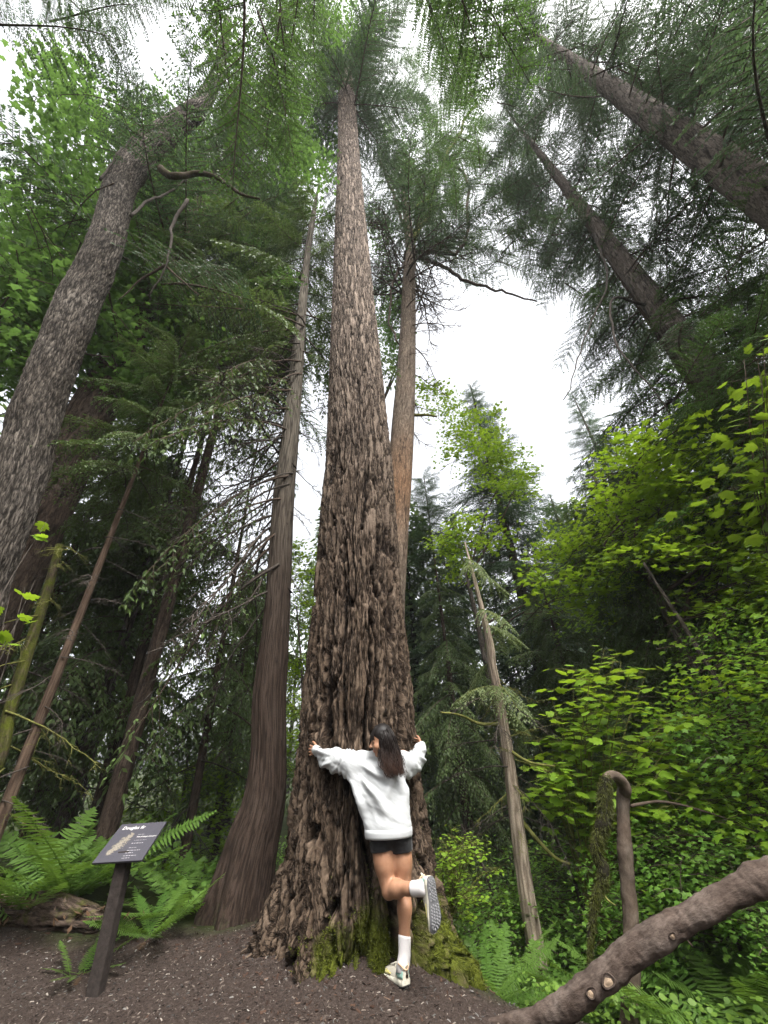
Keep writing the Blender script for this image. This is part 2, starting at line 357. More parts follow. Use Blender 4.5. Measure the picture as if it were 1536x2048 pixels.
# ------------------------------------------------------------------ trunks
def trunk_arrays(P, r, ns, nrow, kind='fir', amp=1.0, lobes=None, spacing=None, seed=0):
    """P centre points, r radii. Returns V,F,attrs with carved bark."""
    Q = np.column_stack([np.asarray(P, float), np.asarray(r, float)])
    fine = spline(Q, 400); seg = np.linalg.norm(np.diff(fine[:, :3], axis=0), axis=1); L = np.concatenate([[0], np.cumsum(seg)])
    t = np.linspace(0, 1, nrow); t = t if spacing is None else t**spacing
    s = t*L[-1]; C = np.stack([np.interp(s, L, fine[:, k]) for k in range(4)], -1); R = C[:, 3]; C = C[:, :3]
    T, N, B = frames(C); a = np.arange(ns)*2*math.pi/ns
    dirs = np.cos(a)[None, :, None]*N[:, None]+np.sin(a)[None, :, None]*B[:, None]
    RR = np.repeat(R[:, None], ns, 1); S = np.repeat(s[:, None], ns, 1)
    if lobes is not None: RR = lobes(RR, S, dirs, C)
    rm = float(np.median(R)); RQ = np.maximum(RR, .3*rm); bc = np.stack([np.cos(a)[None]*RQ, np.sin(a)[None]*RQ, S], -1).reshape(-1, 3)+seed*7.3
    q = bc.copy(); disp = np.zeros(len(bc)); fd = np.ones(len(bc))
    if kind == 'fir':
        # growing furrow size towards the foot
        big = 1 if amp > .9 else 0
        wl = np.stack([perlin(q*np.array([2, 2, .8]), 1), perlin(q*np.array([2, 2, .8]), 2), 0*q[:, 0]], -1)*.14
        wh = np.stack([fbm(q*np.array([14, 14, 9]), 2, 3), fbm(q*np.array([14, 14, 9]), 2, 5), 0*q[:, 0]], -1)*.020
        st = np.array([1, 1, .075])
        n1 = np.abs(perlin((q*st+wl+wh)*6.5, 11)); n2 = np.abs(perlin((q*np.array([1, 1, .13])+wl*.6+wh)*15.0, 12)); n4 = np.abs(perlin((q*np.array([1, 1, .22])+wh)*33.0, 18))
        n3 = fbm(q*np.array([34, 34, 14]), 3, 13)
        up = np.clip((q[:, 2]-seed*7.3-1.5)/7, 0, 1) if big else 1.0
        f1 = smoothstep(.01, .13, n1)*(1-.5*up)+.5*up; f2 = smoothstep(.01, .13, n2); f4 = smoothstep(0, .16, n4)
        cr = smoothstep(0, .12, np.abs(perlin(q*np.array([12, 12, 13.0])+wh*25, 17)))
        hb = (1.0-.62*up)*amp
        r5 = 1-2*np.abs(perlin(q*np.array([19, 19, 3.6])+wh*20, 61)); r6 = 1-2*np.abs(perlin(q*np.array([42, 42, 13]), 62))
        disp = hb*(.105*(f1-1)+(.046+.010*up)*(f2-1)+.010*(cr-1)*f2+.014*(f4-1)+.014*n3+.020*r5*f1+.011*r6)
        fd = smoothstep(.25, .82, .45*f1+.42*f2*f1+.20*f4*f2+.20*n3+.12*r5)
    elif kind == 'cedar':
        wv = np.stack([perlin(q*np.array([3, 3, .6]), 21), perlin(q*np.array([3, 3, .6]), 22), 0*q[:, 0]], -1)*.03
        n1 = perlin((q*np.array([1, 1, .025])+wv)*30, 23); n2 = np.abs(perlin((q*np.array([1, 1, .04])+wv)*55, 24))
        disp = amp*(.008*n1+.006*(smoothstep(0, .3, n2)-1)); fd = np.clip(.25+.75*smoothstep(0, .3, n2)+.2*n1, 0, 1)
    elif kind == 'maple':
        wv = np.stack([perlin(q*np.array([5, 5, 3]), 31), perlin(q*np.array([5, 5, 3]), 32), 0*q[:, 0]], -1)*.03
        n1 = np.abs(perlin((q*np.array([1, 1, .22])+wv)*32, 33)); n2 = np.abs(perlin((q*np.array([1, 1, .25])+wv)*58, 34)); big = perlin(q*2.2, 35)
        disp = amp*(.014*(smoothstep(0, .3, n1)-1)+.008*(smoothstep(0, .3, n2)-1)+.03*big); fd = np.clip(.05+.95*smoothstep(0, .26, n1)*(.5+.5*smoothstep(0, .25, n2)), 0, 1)
    elif kind == 'smooth':
        disp = amp*(.014*fbm(q*4, 3, 41)+.0009*perlin(q*np.array([5, 5, 26])+.6*np.stack([0*q[:, 0], 0*q[:, 0], perlin(q*6, 46)], -1), 42)+.004*fbm(q*np.array([16, 16, 22]), 2, 43)); fd = np.clip(.8+.5*fbm(q*6, 3, 44), 0, 1)
    V = C[:, None]+dirs*(RR+disp.reshape(RR.shape))[..., None]; V = V.reshape(-1, 3)
    i = np.arange(nrow-1)[:, None]*ns; j = np.arange(ns)[None]; k = (j+1) % ns
    F = np.stack([i+j, i+k, i+ns+k, i+ns+j], -1).reshape(-1, 4)
    V = np.vstack([V, C[-1:]]); jj = np.arange(ns); F3 = np.stack([(nrow-1)*ns+jj, (nrow-1)*ns+(jj+1) % ns, np.full(ns, nrow*ns)], -1)
    app = lambda A: np.concatenate([A, A[-1:]])
    return V, F, F3, {'bc': app(bc), 'fd': app(fd), 'tint': np.zeros(len(V)), 'moss': np.zeros(len(V))}
def trunk(root, P, r, mat, ns=40, nrow=160, kind='fir', amp=1.0, lobes=None, spacing=None, tint=None, moss=None, name='trunk', seed=0):
    V, F, F3, A = trunk_arrays(P, r, ns, nrow, kind, amp, lobes, spacing, seed)
    if tint is not None: A['tint'] = tint(V)
    if moss is not None: A['moss'] = moss(V, A)
    return build(name, V-np.array(root.location), [F, F3], mat, root, True, A)
def px_path(rows, Yf):                      # rows (px,py,width px), Yf depth (number or per-row)
    P = []; r = []
    for k, (x, y, w) in enumerate(rows):
        Y = Yf if np.ndim(Yf) == 0 else Yf[k]; p = W(x, y, Y); P.append(p); r.append(.5*w*depth(p)/FPX)
    return np.array(P), np.array(r)

# --- the great Douglas fir
TY = 4.95; TX = float(W(716, 1500, TY)[0])
rows = [(716, 1500, 229), (716, 1350, 206), (716, 1200, 174), (717, 1000, 145), (717, 900, 128), (710, 700, 99), (703, 500, 70), (697, 300, 43), (693, 180, 31)]
P, r = px_path(rows, TY); r = r*.985
base = np.array([P[0][0]+.01, TY, -.35]); P = np.vstack([base, [P[0][0]+.005, TY, .5], P, P[-1]+np.array([0, .1, 9.0])]); r = np.concatenate([[.70, .665], r, [.16]])
def fir_lobes(RR, S, dirs, C):
    th = np.arctan2(dirs[..., 1], dirs[..., 0]); z = C[:, 2][:, None]-.05
    zz = np.clip(z, -.4, 9)
    # (azimuth deg, angular width, reach, height scale)
    for az, wd, reach, hsc in ((-38, .16, .50, .26), (-15, .30, .16, .40), (-170, .45, .33, .40), (-118, .33, .20, .45), (-75, .20, .06, .4), (40, .5, .35, .45), (110, .5, .4, .45), (-50, .16, .05, .5)):
        d = (th-rad(az)+math.pi) % (2*math.pi)-math.pi
        RR = RR+reach*np.exp(-(d/wd)**2)*np.exp(-np.clip(zz, 0, 9)/hsc)
    # broad fluting near the foot, with two deep clefts
    fl = .028*np.cos(th*9+.6*np.sin(zz*.7))+.018*np.cos(th*14+1.3+zz*.25)
    RR = RR+fl*np.exp(-np.clip(zz, 0, 9)/1.3)
    for az, wd, dp, top in ((-112, .085, .11, 1.5), (-82, .10, .14, 1.25), (-134, .06, .06, 1.1), (-38, .07, .10, .55), (-97, .05, .05, 2.6)):
        d = (th-rad(az)-.05*np.sin(zz*2.2)+math.pi) % (2*math.pi)-math.pi
        RR = RR-dp*np.exp(-(d/wd)**2)*smoothstep(top+.7, top-.3, zz)
    return RR
fir = thing('douglas_fir', 'huge old Douglas fir with deeply furrowed bark, hugged by the woman', 'tree', (TX, TY, gz(TX, TY)-.1))
def fir_moss(V, A):
    z = V[:, 2]; th = np.degrees(np.arctan2(V[:, 1]-TY, V[:, 0]-TX)); m = smoothstep(.75, .05, z)*.40
    m = m+.5*np.exp(-((th+76)/14)**2)*smoothstep(.7, .1, z)+.38*np.exp(-((th+30)/22)**2)*smoothstep(.95, .2, z)+.35*np.exp(-((th+104)/9)**2)*smoothstep(.5, .1, z)
    return m-.45*np.exp(-((th+150)/25)**2)
fir_trunk = trunk(fir, P, r, M_FIR, 560, 800, 'fir', 1.0, fir_lobes, 2.1, lambda V: smoothstep(1.5, 9.5, V[:, 2]), fir_moss)

me = fir_trunk.data; nv = len(me.vertices); co = np.zeros(nv*3); me.vertices.foreach_get('co', co); co = co.reshape(-1, 3); nn = np.zeros(nv*3); me.vertices.foreach_get('normal', nn); nn = nn.reshape(-1, 3); mo_ = np.zeros(nv); me.attributes['moss'].data.foreach_get('value', mo_); fdv = np.zeros(nv); me.attributes['fd'].data.foreach_get('value', fdv)
wgt = np.clip(mo_+.75*fbm(co*np.array([5, 5, 3.5]), 3, 91)-.40, 0, 1)*(co[:, 2]+fir.location.z < .9)*(co[:, 1] < .3)*(.4+.6*fdv)
i = rng.choice(nv, 26000, p=wgt/wgt.sum()); n = len(i); pp = co[i]+rng.normal(0, .006, (n, 3)); D = nn[i]*.8+rng.normal(0, .35, (n, 3))+np.array([0, 0, .15]); D /= np.linalg.norm(D, axis=1)[:, None]; S = np.cross(D, rng.normal(0, 1, (n, 3))); S /= np.linalg.norm(S, axis=1)[:, None]; l = rng.uniform(.008, .024, n)
V = np.stack([pp-S*.0035, pp+S*.0035, pp+D*l[:, None]], 1).reshape(-1, 3)
o = build('moss', V, [np.arange(3*n).reshape(-1, 3)], M_MOSS, fir, False, {'rnd': np.repeat(rng.random(n), 3)}); o['kind'] = 'stuff'

# --- western red cedar beside it
rows = [(505, 1700, 104), (530, 1600, 86), (538, 1500, 72), (539, 1400, 69), (548, 1300, 60), (556, 1200, 52), (567, 1000, 44), (578, 900, 38), (592, 750, 28), (606, 600, 18), (616, 500, 13), (627, 430, 10)]
CY = 5.55; P, r = px_path(rows, CY); bx = P[0][0]
P = np.vstack([[bx-.10, CY, -.3], P, P[-1]+np.array([.05, 0, 3])]); r = np.concatenate([[r[0]*1.10], r, [.02]])*.95
def cedar_lobes(RR, S, dirs, C):
    th = np.arctan2(dirs[..., 1], dirs[..., 0]); z = np.clip(C[:, 2][:, None], -.3, 9)
    fl = .06*np.cos(th*5+.5)+.035*np.cos(th*8+2); RR = RR*(1+fl*(1.2*np.exp(-np.clip(z, 0, 9)/.9)+.18))
    for az, wd, reach, hs2 in ((-165, .4, .13, .35), (-105, .3, .08, .35), (-35, .35, .08, .3), (60, .5, .2, .3), (150, .5, .2, .3)):
        d = (th-rad(az)+math.pi) % (2*math.pi)-math.pi; RR = RR+reach*np.exp(-(d/wd)**2)*np.exp(-np.clip(z-.1, 0, 9)/hs2)
    return RR
cedar = thing('red_cedar', 'slender red cedar with stringy reddish bark and fluted foot beside the huge fir', 'tree', (bx-.05, CY, gz(bx, CY)-.1))
trunk(cedar, P, r, M_CEDAR, 220, 420, 'cedar', 1.0, cedar_lobes, 1.7, lambda V: smoothstep(2.2, 7.5, V[:, 2]), lambda V, A: .35*smoothstep(.6, 0, V[:, 2])+.05)
CEDAR_PATH = P
for px, py in ((582, 760), (600, 700), (590, 790), (572, 880), (560, 1010), (590, 930), (575, 1050), (548, 1150), (590, 640), (570, 830), (552, 1240), (580, 1180), (556, 960)):
    p = W(px, py, CY-.12); mb = MB(); mb.tube([p+np.array([0, .1, 0]), p+np.array([rng.normal(0, .03), -.05, .015])], [.018, .005], 5); mb.build('branch_stub', M_DARKBARK, cedar, origin=cedar.location)

# --- second fir, behind to the right
rows = [(778, 1300, 64), (790, 1100, 50), (800, 950, 48), (806, 850, 45), (812, 750, 38), (816, 650, 31), (818, 560, 26), (821, 490, 20)]
F2Y = 8.6; P, r = px_path(rows, F2Y)
P = np.vstack([[P[0][0]-.2, F2Y, -1.6], P, P[-1]+np.array([.1, 0, 6.0]), P[-1]+np.array([.2, 0, 12.0])]); r = np.concatenate([[r[0]*1.2], r, [r[-1]*.62, .03]])
fir2 = thing('fir_tree', 'straight tan fir trunk rising just behind the huge fir, crowned by bare limbs', 'tree', (P[0][0], F2Y, -1.6))
trunk(fir2, P, r, M_FIR2, 110, 420, 'fir', .32, None, 1.3, lambda V: np.exp(-((V[:, 2]-7.6)/1.6)**2)*.9, lambda V, A: .2*np.exp(-((V[:, 2]-16)/1.5)**2))
FIR2_PATH = P

# --- big leaf maple leaning in from the left
rows = [(-110, 1330, 160), (-40, 1160, 138), (25, 1000, 122), (72, 830, 114), (112, 720, 104), (160, 600, 96), (207, 500, 82), (229, 425, 74), (248, 360, 72), (305, 292, 64), (360, 245, 52), (405, 205, 40), (440, 130, 28), (455, 40, 18)]
YM = np.linspace(4.3, 2.75, 12).tolist()+[2.6, 2.5]; P, r = px_path(rows, YM); r = r*np.linspace(.70, .80, 14); p0 = P[0]
P = np.vstack([[p0[0]-.3, p0[1]+.1, gz(p0[0]-.3, p0[1])-.3], P]); r = np.concatenate([[r[0]*1.25], r])
maple = thing('maple_tree', 'old big leaf maple with a thick grey crooked trunk leaning in from the left', 'tree', (P[0][0], P[0][1], P[0][2]))
trunk(maple, P, r, M_MAPLE, 200, 700, 'maple', 1.0, None, None, lambda V: np.clip(.3+.8*fbm(V*np.array([1.2, 1.2, .7]), 3, 87), 0, 1), lambda V, A: .42*smoothstep(.2, -.6, A['bc'][:, 0])*smoothstep(3, 9, V[:, 2]))
MAPLE_PATH = P
def px_limb(root, pts, w0, w1, mat, name='limb', ns=8, wig=.02, n=26, kind=None):   # pts (px,py,Y)
    C = spline(np.array([W(*p) for p in pts]), n); L = np.linalg.norm(C[-1]-C[0])
    C = C+np.stack([perlin(C*2.5, k+50) for k in range(3)], -1)*wig*L*smoothstep(0, .25, np.linspace(0, 1, n))[:, None]
    rr = np.array([.5*(w0+(w1-w0)*t)*depth(c)/FPX for t, c in zip(np.linspace(0, 1, n), C)])
    V, F, F3 = tube(C, rr, ns); bc = V-C[0]
    return build(name, V-np.array(root.location), [F, F3], mat, root, True, {'bc': bc, 'fd': np.ones(len(V)), 'moss': np.full(len(V), .5), 'tint': np.zeros(len(V)), 'rnd': np.zeros(len(V))})
px_limb(maple, [(322, 338, 3.0), (345, 355, 3.0), (385, 348, 3.05), (430, 355, 3.1), (475, 385, 3.2), (520, 400, 3.3)], 15, 4, M_LIMB)
px_limb(maple, [(262, 432, 3.2), (300, 402, 3.4), (345, 380, 3.6), (375, 360, 3.7)], 6, 3, M_DEAD)
px_limb(maple, [(375, 400, 3.3), (345, 450, 3.4), (338, 500, 3.5), (330, 540, 3.6), (300, 590, 3.7)], 7, 2, M_DEAD)
px_limb(maple, [(332, 530, 3.6), (280, 560, 3.7), (240, 600, 3.8)], 6, 2, M_TWIG)
px_limb(maple, [(335, 535, 3.6), (375, 570, 3.7), (410, 600, 3.8)], 4, 2, M_TWIG)
px_limb(maple, [(200, 360, 2.9), (235, 310, 2.8), (285, 255, 2.7)], 5, 2, M_DEAD)

# ------------------------------------------------------------------ foliage prototypes (a limb and its foliage, axis +X)
def fir_proto(seed, L=2.5, ntw=26, twl=.85, ll=.085, lw=.018, sp=.045, droop=.25, hang=.35, up=0.0, mat=None, wood=None, wr=.02, gap=.12, twwood=True):
    r = np.random.default_rng(seed); wb = MB(); t = np.linspace(0, 1, 9)
    C = np.stack([t*L, .06*L*np.sin(t*3+r.uniform(0, 6)), -droop*L*t**1.8+up*L*t], -1); wb.tube(C, wr*(1-.85*t), 5)
    lv = []; ln = []; dr = []
    for k in range(ntw):
        for sd2 in (-1, 1):
            u = gap+(1-gap)*(k+r.uniform(0, 1))/ntw; o = np.array([np.interp(u, t, C[:, q]) for q in range(3)])
            l = twl*(1-u)**.6*r.uniform(.6, 1.1)*(.55+.9*min(1, u/.35)*.5)+.12; a = sd2*rad(r.uniform(42, 68))
            d = np.array([math.cos(a), math.sin(a), r.uniform(-.25, .1)]); n = max(3, int(l/sp)); s = np.linspace(.03, 1, n)
            Q = o+d*(s*l)[:, None]; Q[:, 2] -= hang*l*s**2
            if twwood and l > .25: wb.tube(Q[[0, n//2, n-1]], [wr*.22, wr*.16, wr*.07], 3)
            td = np.gradient(Q, axis=0); td /= np.linalg.norm(td, axis=1)[:, None]
            sdv = np.cross(td, [0, 0, 1.0]); sdv /= np.linalg.norm(sdv, axis=1)[:, None]
            for e in (-1, 1):
                ang = np.radians(r.uniform(35, 65, n)); v = td*np.cos(ang)[:, None]+e*sdv*np.sin(ang)[:, None]; v[:, 2] += r.normal(-.15-hang*.4, .22, n)
                lv.append(Q); dr.append(v); ln.append(ll*(1.1-.6*s)*r.uniform(.7, 1.3, n))
            lv.append(Q[-1:]); dr.append(td[-1:]); ln.append(np.array([ll]))
    Pq = np.vstack(lv); D = np.vstack(dr); D /= np.linalg.norm(D, axis=1)[:, None]; Ln = np.concatenate(ln); n = len(Pq)
    side = np.cross(D, np.array([0, 0, 1.0])+r.normal(0, .35, (n, 3))); side /= np.linalg.norm(side, axis=1)[:, None]; w = lw*r.uniform(.7, 1.3, n)
    V = np.stack([Pq, Pq+D*(Ln*.45)[:, None]+side*w[:, None], Pq+D*Ln[:, None], Pq+D*(Ln*.4)[:, None]-side*w[:, None]], 1).reshape(-1, 3)
    F = np.arange(4*n).reshape(-1, 4)
    wo = wb.build('branch', wood or M_TWIG, link=False)
    fo = build('foliage', V, [F], mat, None, False, {'rnd': np.repeat(r.random(n), 4)}, link=False)
    return wo, fo
def bare_proto(seed, L=2.0, droop=.3, n=14, wood=None, wr=.02):
    r = np.random.default_rng(seed); wb = MB(); t = np.linspace(0, 1, 10)
    C = np.stack([t*L, .10*L*np.sin(t*4+r.uniform(0, 6)), -droop*L*t**1.5], -1)+r.normal(0, .012*L, (10, 3))*t[:, None]; wb.tube(C, wr*(1-.8*t), 5)
    for k in range(n):
        u = r.uniform(.2, .98); o = np.array([np.interp(u, t, C[:, q]) for q in range(3)]); l = L*r.uniform(.15, .4)*(1.1-u*.7); a = r.choice([-1, 1])*rad(r.uniform(25, 70))
        s = np.linspace(0, 1, 5)[:, None]; d = np.array([math.cos(a), math.sin(a), r.uniform(-.5, .1)]); Q = o+d*s*l+np.array([0, 0, -1])*s**2*l*r.uniform(0, .5)+r.normal(0, .02*L, (5, 3))*s
        wb.tube(Q, wr*.4*(1-.75*s[:, 0]), 4)
        for _ in range(2):
            o2 = Q[r.integers(1, 4)]; a2 = a+r.choice([-1, 1])*rad(r.uniform(25, 60)); d2 = np.array([math.cos(a2), math.sin(a2), r.uniform(-.5, .1)])
            wb.tube([o2, o2+d2*l*.3, o2+d2*l*.5+np.array([0, 0, -.12*l])], [wr*.2, wr*.14, wr*.06], 3)
    return wb.build('dead_branch', wood or M_DEAD, link=False), None
PF = [fir_proto(s, mat=M_FIRLEAF, droop=.18, hang=.25, twwood=False) for s in range(4)]
PFN = [fir_proto(20+s, L=2.5, ntw=30, twl=.8, ll=.06, lw=.010, sp=.030, droop=.22, hang=.55, mat=M_FIRLEAF) for s in range(4)]
PH = [fir_proto(40+s, L=2.2, ntw=24, twl=.75, ll=.06, lw=.011, sp=.032, droop=.35, hang=.5, mat=M_HEMLEAF) for s in range(4)]
PC = [fir_proto(60+s, L=2.4, ntw=22, twl=.8, ll=.13, lw=.020, sp=.05, droop=.45, hang=1.0, mat=M_CEDLEAF) for s in range(4)]
PCP = [fir_proto(80+s, L=1.2, ntw=14, twl=.5, ll=.075, lw=.012, sp=.03, droop=.5, hang=.8, mat=M_CEDPALE, wood=M_MOSSTWIG, wr=.012) for s in range(3)]
PFAR = [fir_proto(90+s, L=2.5, ntw=14, twl=.9, ll=.20, lw=.045, sp=.12, droop=.3, hang=.45, mat=M_FIRLEAF, twwood=False) for s in range(3)]
PCS = [fir_proto(70+s, L=2.4, ntw=12, twl=.7, ll=.10, lw=.014, sp=.065, droop=.55, hang=1.0, mat=M_CEDLEAF, gap=.3) for s in range(4)]
PB = [bare_proto(100+s, droop=.35) for s in range(5)]
PBM = [bare_proto(110+s, droop=.2, wood=M_MOSSTWIG) for s in range(3)]
PBD = [bare_proto(120+s, droop=.15, wood=M_TWIG, wr=.028) for s in range(4)]
def put_branch(root, proto, p, az, pitch, length, roll=0.0, L=None):
    wo, fo = proto; L = L or 2.4; s = length/L
    M = Matrix.Translation(Vector([float(a) for a in p])-Vector(root.location)) @ Matrix.Rotation(az, 4, 'Z') @ Matrix.Rotation(-pitch, 4, 'Y') @ Matrix.Rotation(roll, 4, 'X') @ Matrix.Scale(s, 4)
    b = copy(wo, root, M)
    if fo is not None: copy(fo, b, Matrix())
    return b
def path_at(P, z):
    P = np.asarray(P); return np.array([np.interp(z, P[:, 2], P[:, k]) for k in range(3)])
def whorl(root, P, protos, n, z0, z1, l0, l1, pitch0=0.0, pitch1=.4, azs=None, clear=True, seed=0, prob=.92, jit=.15):
    """n branches between heights z0..z1, length l0 (bottom) .. l1 (top)."""
    r = np.random.default_rng(1000+seed); ga = 2.39996; c = 0
    for k in range(n):
        u = (k+r.uniform(0, 1))/n; z = z0+(z1-z0)*u; p = path_at(P, z)
        az = (k*ga+r.normal(0, .3)) if azs is None else rad(r.uniform(*azs))
        l = (l0+(l1-l0)*u)*r.uniform(.7, 1.2); pt = pitch0+(pitch1-pitch0)*u+r.normal(0, jit)
        d = np.array([math.cos(az)*math.cos(pt), math.sin(az)*math.cos(pt), math.sin(pt)])
        if clear and r.random() < prob and any(hole(p+d*l*q) for q in (.45, .7, 1.0)): continue
        if r.random() < .88 and any(blocks(p+d*l*q) for q in (.3, .5, .75, 1.0)): continue
        put_branch(root, protos[int(r.integers(len(protos)))], p, az, pt, l, r.normal(0, .25)); c += 1
    return c
def conifer(name, label, px, py, R, H, rb, bark, protos, n, zc, l0, l1, kind='fir', zb=None, ns=28, nrow=120, amp=.5, lean=(0, 0), top=.02, pitch=(-.15, .35), seed=0, xy=None, dead=0, cat='tree', group=None, clear=True, prob=.92, moss=0.0):
    if xy is None: q = WR(px, py, R); x, y = q[0], q[1]
    else: x, y = xy
    z = gz(x, y) if zb is None else zb
    root = thing(name, label, cat, (x, y, z), group)
    hs3 = np.array([-.2, .06, .25, .5, .75, 1.0]); P = np.array([[x+lean[0]*h, y+lean[1]*h, z+max(h, -.02)*H] for h in hs3]); r = np.array([rb*1.25, rb, rb*.82, rb*.58, rb*.32, top])
    trunk(root, P, r, bark, ns, nrow, kind, amp, None, None, None, (lambda V, A: np.full(len(V), moss)), seed=seed % 5)
    whorl(root, P, protos, n, z+zc*H, z+H*.99, l0, l1, pitch[0], pitch[1], seed=seed, clear=clear, prob=prob)
    if dead: whorl(root, P, PB, dead, z+.08*H, z+zc*H*1.05, l0*.6, l0*.7, -.2, 0, seed=seed+50, clear=False)
    return root, P
whorl(fir, np.vstack([W(697, 300, TY), W(693, 180, TY), W(693, 180, TY)+np.array([0, .1, 9])]), PFN, 70, 26, 39, 4.6, 1.5, -.1, .3, seed=1, clear=True)
whorl(fir, np.vstack([W(703, 500, TY), W(697, 300, TY), W(693, 180, TY)]), PBD, 6, 22, 28, 1.6, 2.0, -.1, .1, seed=2)
# the second fir: a burst of bare limbs, then foliage
px_limb(fir2, [(822, 500, F2Y), (860, 505, 8.2), (920, 500, 7.9), (935, 440, 7.8), (930, 350, 7.8), (890, 330, 7.9)], 9, 4, M_TWIG, 'dead_branch')
px_limb(fir2, [(822, 490, F2Y), (840, 430, 8.4), (870, 360, 8.2), (910, 280, 8.0), (950, 210, 8.0)], 9, 4, M_MOSSTWIG, 'dead_branch')
px_limb(fir2, [(822, 490, F2Y), (800, 430, 8.6), (775, 360, 8.5), (760, 320, 8.5)], 8, 3, M_TWIG, 'dead_branch')
px_limb(fir2, [(822, 510, F2Y), (880, 530, 8.4), (940, 565, 8.3), (1000, 580, 8.2), (1075, 605, 8.1)], 9, 3, M_TWIG, 'dead_branch')
px_limb(fir2, [(822, 495, F2Y), (845, 450, 8.3), (862, 425, 8.2), (855, 400, 8.1), (820, 420, 8.0)], 7, 3, M_MOSSTWIG, 'dead_branch')
px_limb(fir2, [(822, 510, F2Y), (790, 560, 8.5), (778, 640, 8.4), (800, 690, 8.2)], 5, 3, M_TWIG, 'dead_branch')
px_limb(fir2, [(828, 830, F2Y), (850, 830, 8.3), (874, 833, 8.2)], 7, 4, M_MOSSTWIG, 'dead_branch')
whorl(fir2, FIR2_PATH, PBD, 34, 17.5, 20.5, 3.2, 3.2, -.1, .25, seed=5, clear=False)
whorl(fir2, FIR2_PATH, PFN, 34, 19, 31, 4.4, 1.6, -.1, .3, seed=6, prob=.8)
whorl(fir2, FIR2_PATH, PBD, 12, 10, 18, 1.5, 2.6, -.3, -.1, azs=(-70, 60), seed=7, clear=False)
# cedar: long dead drooping branches to the left, live sprays above
whorl(cedar, CEDAR_PATH, PB, 46, 3.6, 10.5, 2.6, 2.4, -.55, -.3, azs=(120, 260), seed=8, clear=False)
whorl(cedar, CEDAR_PATH, PB, 16, 4.0, 10.5, 1.3, 1.6, -.6, -.3, azs=(-60, 100), seed=9, clear=False)
whorl(cedar, CEDAR_PATH, PCS, 46, 4.5, 10.5, 2.6, 2.8, -.5, -.3, azs=(100, 265), seed=10, clear=True, prob=.45)
whorl(cedar, CEDAR_PATH, PC, 46, 9.5, 17.5, 2.7, 1.2, -.3, .1, seed=11, clear=True, prob=.7)

# ------------------------------------------------------------------ the other conifers
conifer('conifer_tree', 'dark brown conifer trunk leaning up directly behind the grey maple trunk', 172, 848, 8.2, 27, .50, M_DARKBARK, PFN, 80, .42, 4.2, 1.6, ns=96, nrow=330, amp=.55, seed=21, dead=8)
A_, AP = conifer('fir_tree', 'thickest of the two limby fir trunks slanting across the upper right corner', 0, 0, 0, 34, .46, M_GREYBARK, PFN, 95, .27, 4.2, 1.4, xy=(7.6, 3.15), ns=96, nrow=330, amp=.35, seed=22, pitch=(-.3, .3), prob=.95)
B_, BP = conifer('fir_tree', 'thinner of the two slanting upper right firs, its bark in a tight diamond weave', 0, 0, 0, 30, .40, M_GREYBARK, PFN, 95, .27, 4.0, 1.3, xy=(7.35, 5.75), ns=96, nrow=330, amp=.5, seed=23, pitch=(-.35, .3), prob=.95)
whorl(A_, AP, PBD, 26, 8, 26, 2.4, 2.2, -.1, .3, seed=24, clear=False)
whorl(B_, BP, PBD, 26, 8, 22, 2.2, 2.0, -.2, .2, seed=25, clear=False)
px_limb(B_, [(1290, 610, 5.75), (1225, 600, 5.3), (1235, 690, 5.0), (1290, 760, 4.9), (1340, 830, 4.9)], 6, 2, M_DEAD, wig=.008)
px_limb(B_, [(1190, 470, 5.75), (1215, 560, 5.4), (1180, 650, 5.2), (1130, 800, 5.2)], 5, 2, M_DEAD, wig=.008)
conifer('cedar_tree', 'bushy dark conifer filling the space between maple trunk and red cedar', 455, 700, 10.5, 22, .12, M_DARKBARK, PC, 150, .30, 3.6, 1.0, seed=31, prob=.95)
conifer('hemlock_tree', 'leafy hemlock high up between the red cedar and the maple leaves', 545, 420, 8.5, 26, .13, M_DARKBARK, PH, 110, .42, 3.4, 1.0, seed=32, prob=.9)
conifer('conifer_tree', 'pointed dark conifer right of the huge fir, its tip against white sky', 955, 830, 15.5, 21.5, .3, M_DARKBARK, PF, 300, .05, 4.6, .5, seed=34, pitch=(-.45, .2), clear=False)
conifer('hemlock_tree', 'pale hazy conifer tip under the white gap at right', 1195, 900, 24, 26.0, .35, M_GREYBARK, PF, 260, .10, 5.0, .5, seed=35, clear=False)
conifer('hemlock_tree', 'drooping dark hemlock behind the vine maple at right', 1290, 1150, 10, 9.0, .12, M_DARKBARK, PC, 200, .04, 3.0, 1.1, seed=36, pitch=(-.4, .1), clear=False)
conifer('hemlock_tree', 'shadowy drooping hemlock beside the pale snag', 1120, 1300, 12, 9.0, .12, M_DARKBARK, PC, 120, .03, 2.9, 1.0, seed=37, pitch=(-.4, .1), clear=False)
conifer('conifer_tree', 'dense dark conifer at the far right edge under the slanting firs', 1500, 900, 9.5, 17, .42, M_DARKBARK, PH, 150, .22, 3.6, .8, seed=38, prob=.95)
conifer('conifer_tree', 'dim grey green trunk standing in the dark wood above the signboard', 265, 1220, 11.5, 14, .17, M_GREYBARK, PC, 85, .22, 3.2, .8, ns=48, nrow=160, seed=39, dead=14, prob=.85)
conifer('cedar_tree', 'slim orange brown cedar trunk slanting up from the fern bank', 110, 1360, 6.6, 9.5, .064, M_ORBARK, PC, 50, .55, 1.6, .6, kind='cedar', ns=36, nrow=160, seed=40, dead=26)
conifer('conifer_tree', 'slim dark pole of a young conifer left of the red cedar foot', 385, 1620, 9.5, 11, .085, M_DARKBARK, PC, 45, .25, 2.4, .6, seed=41, dead=8, prob=.9)
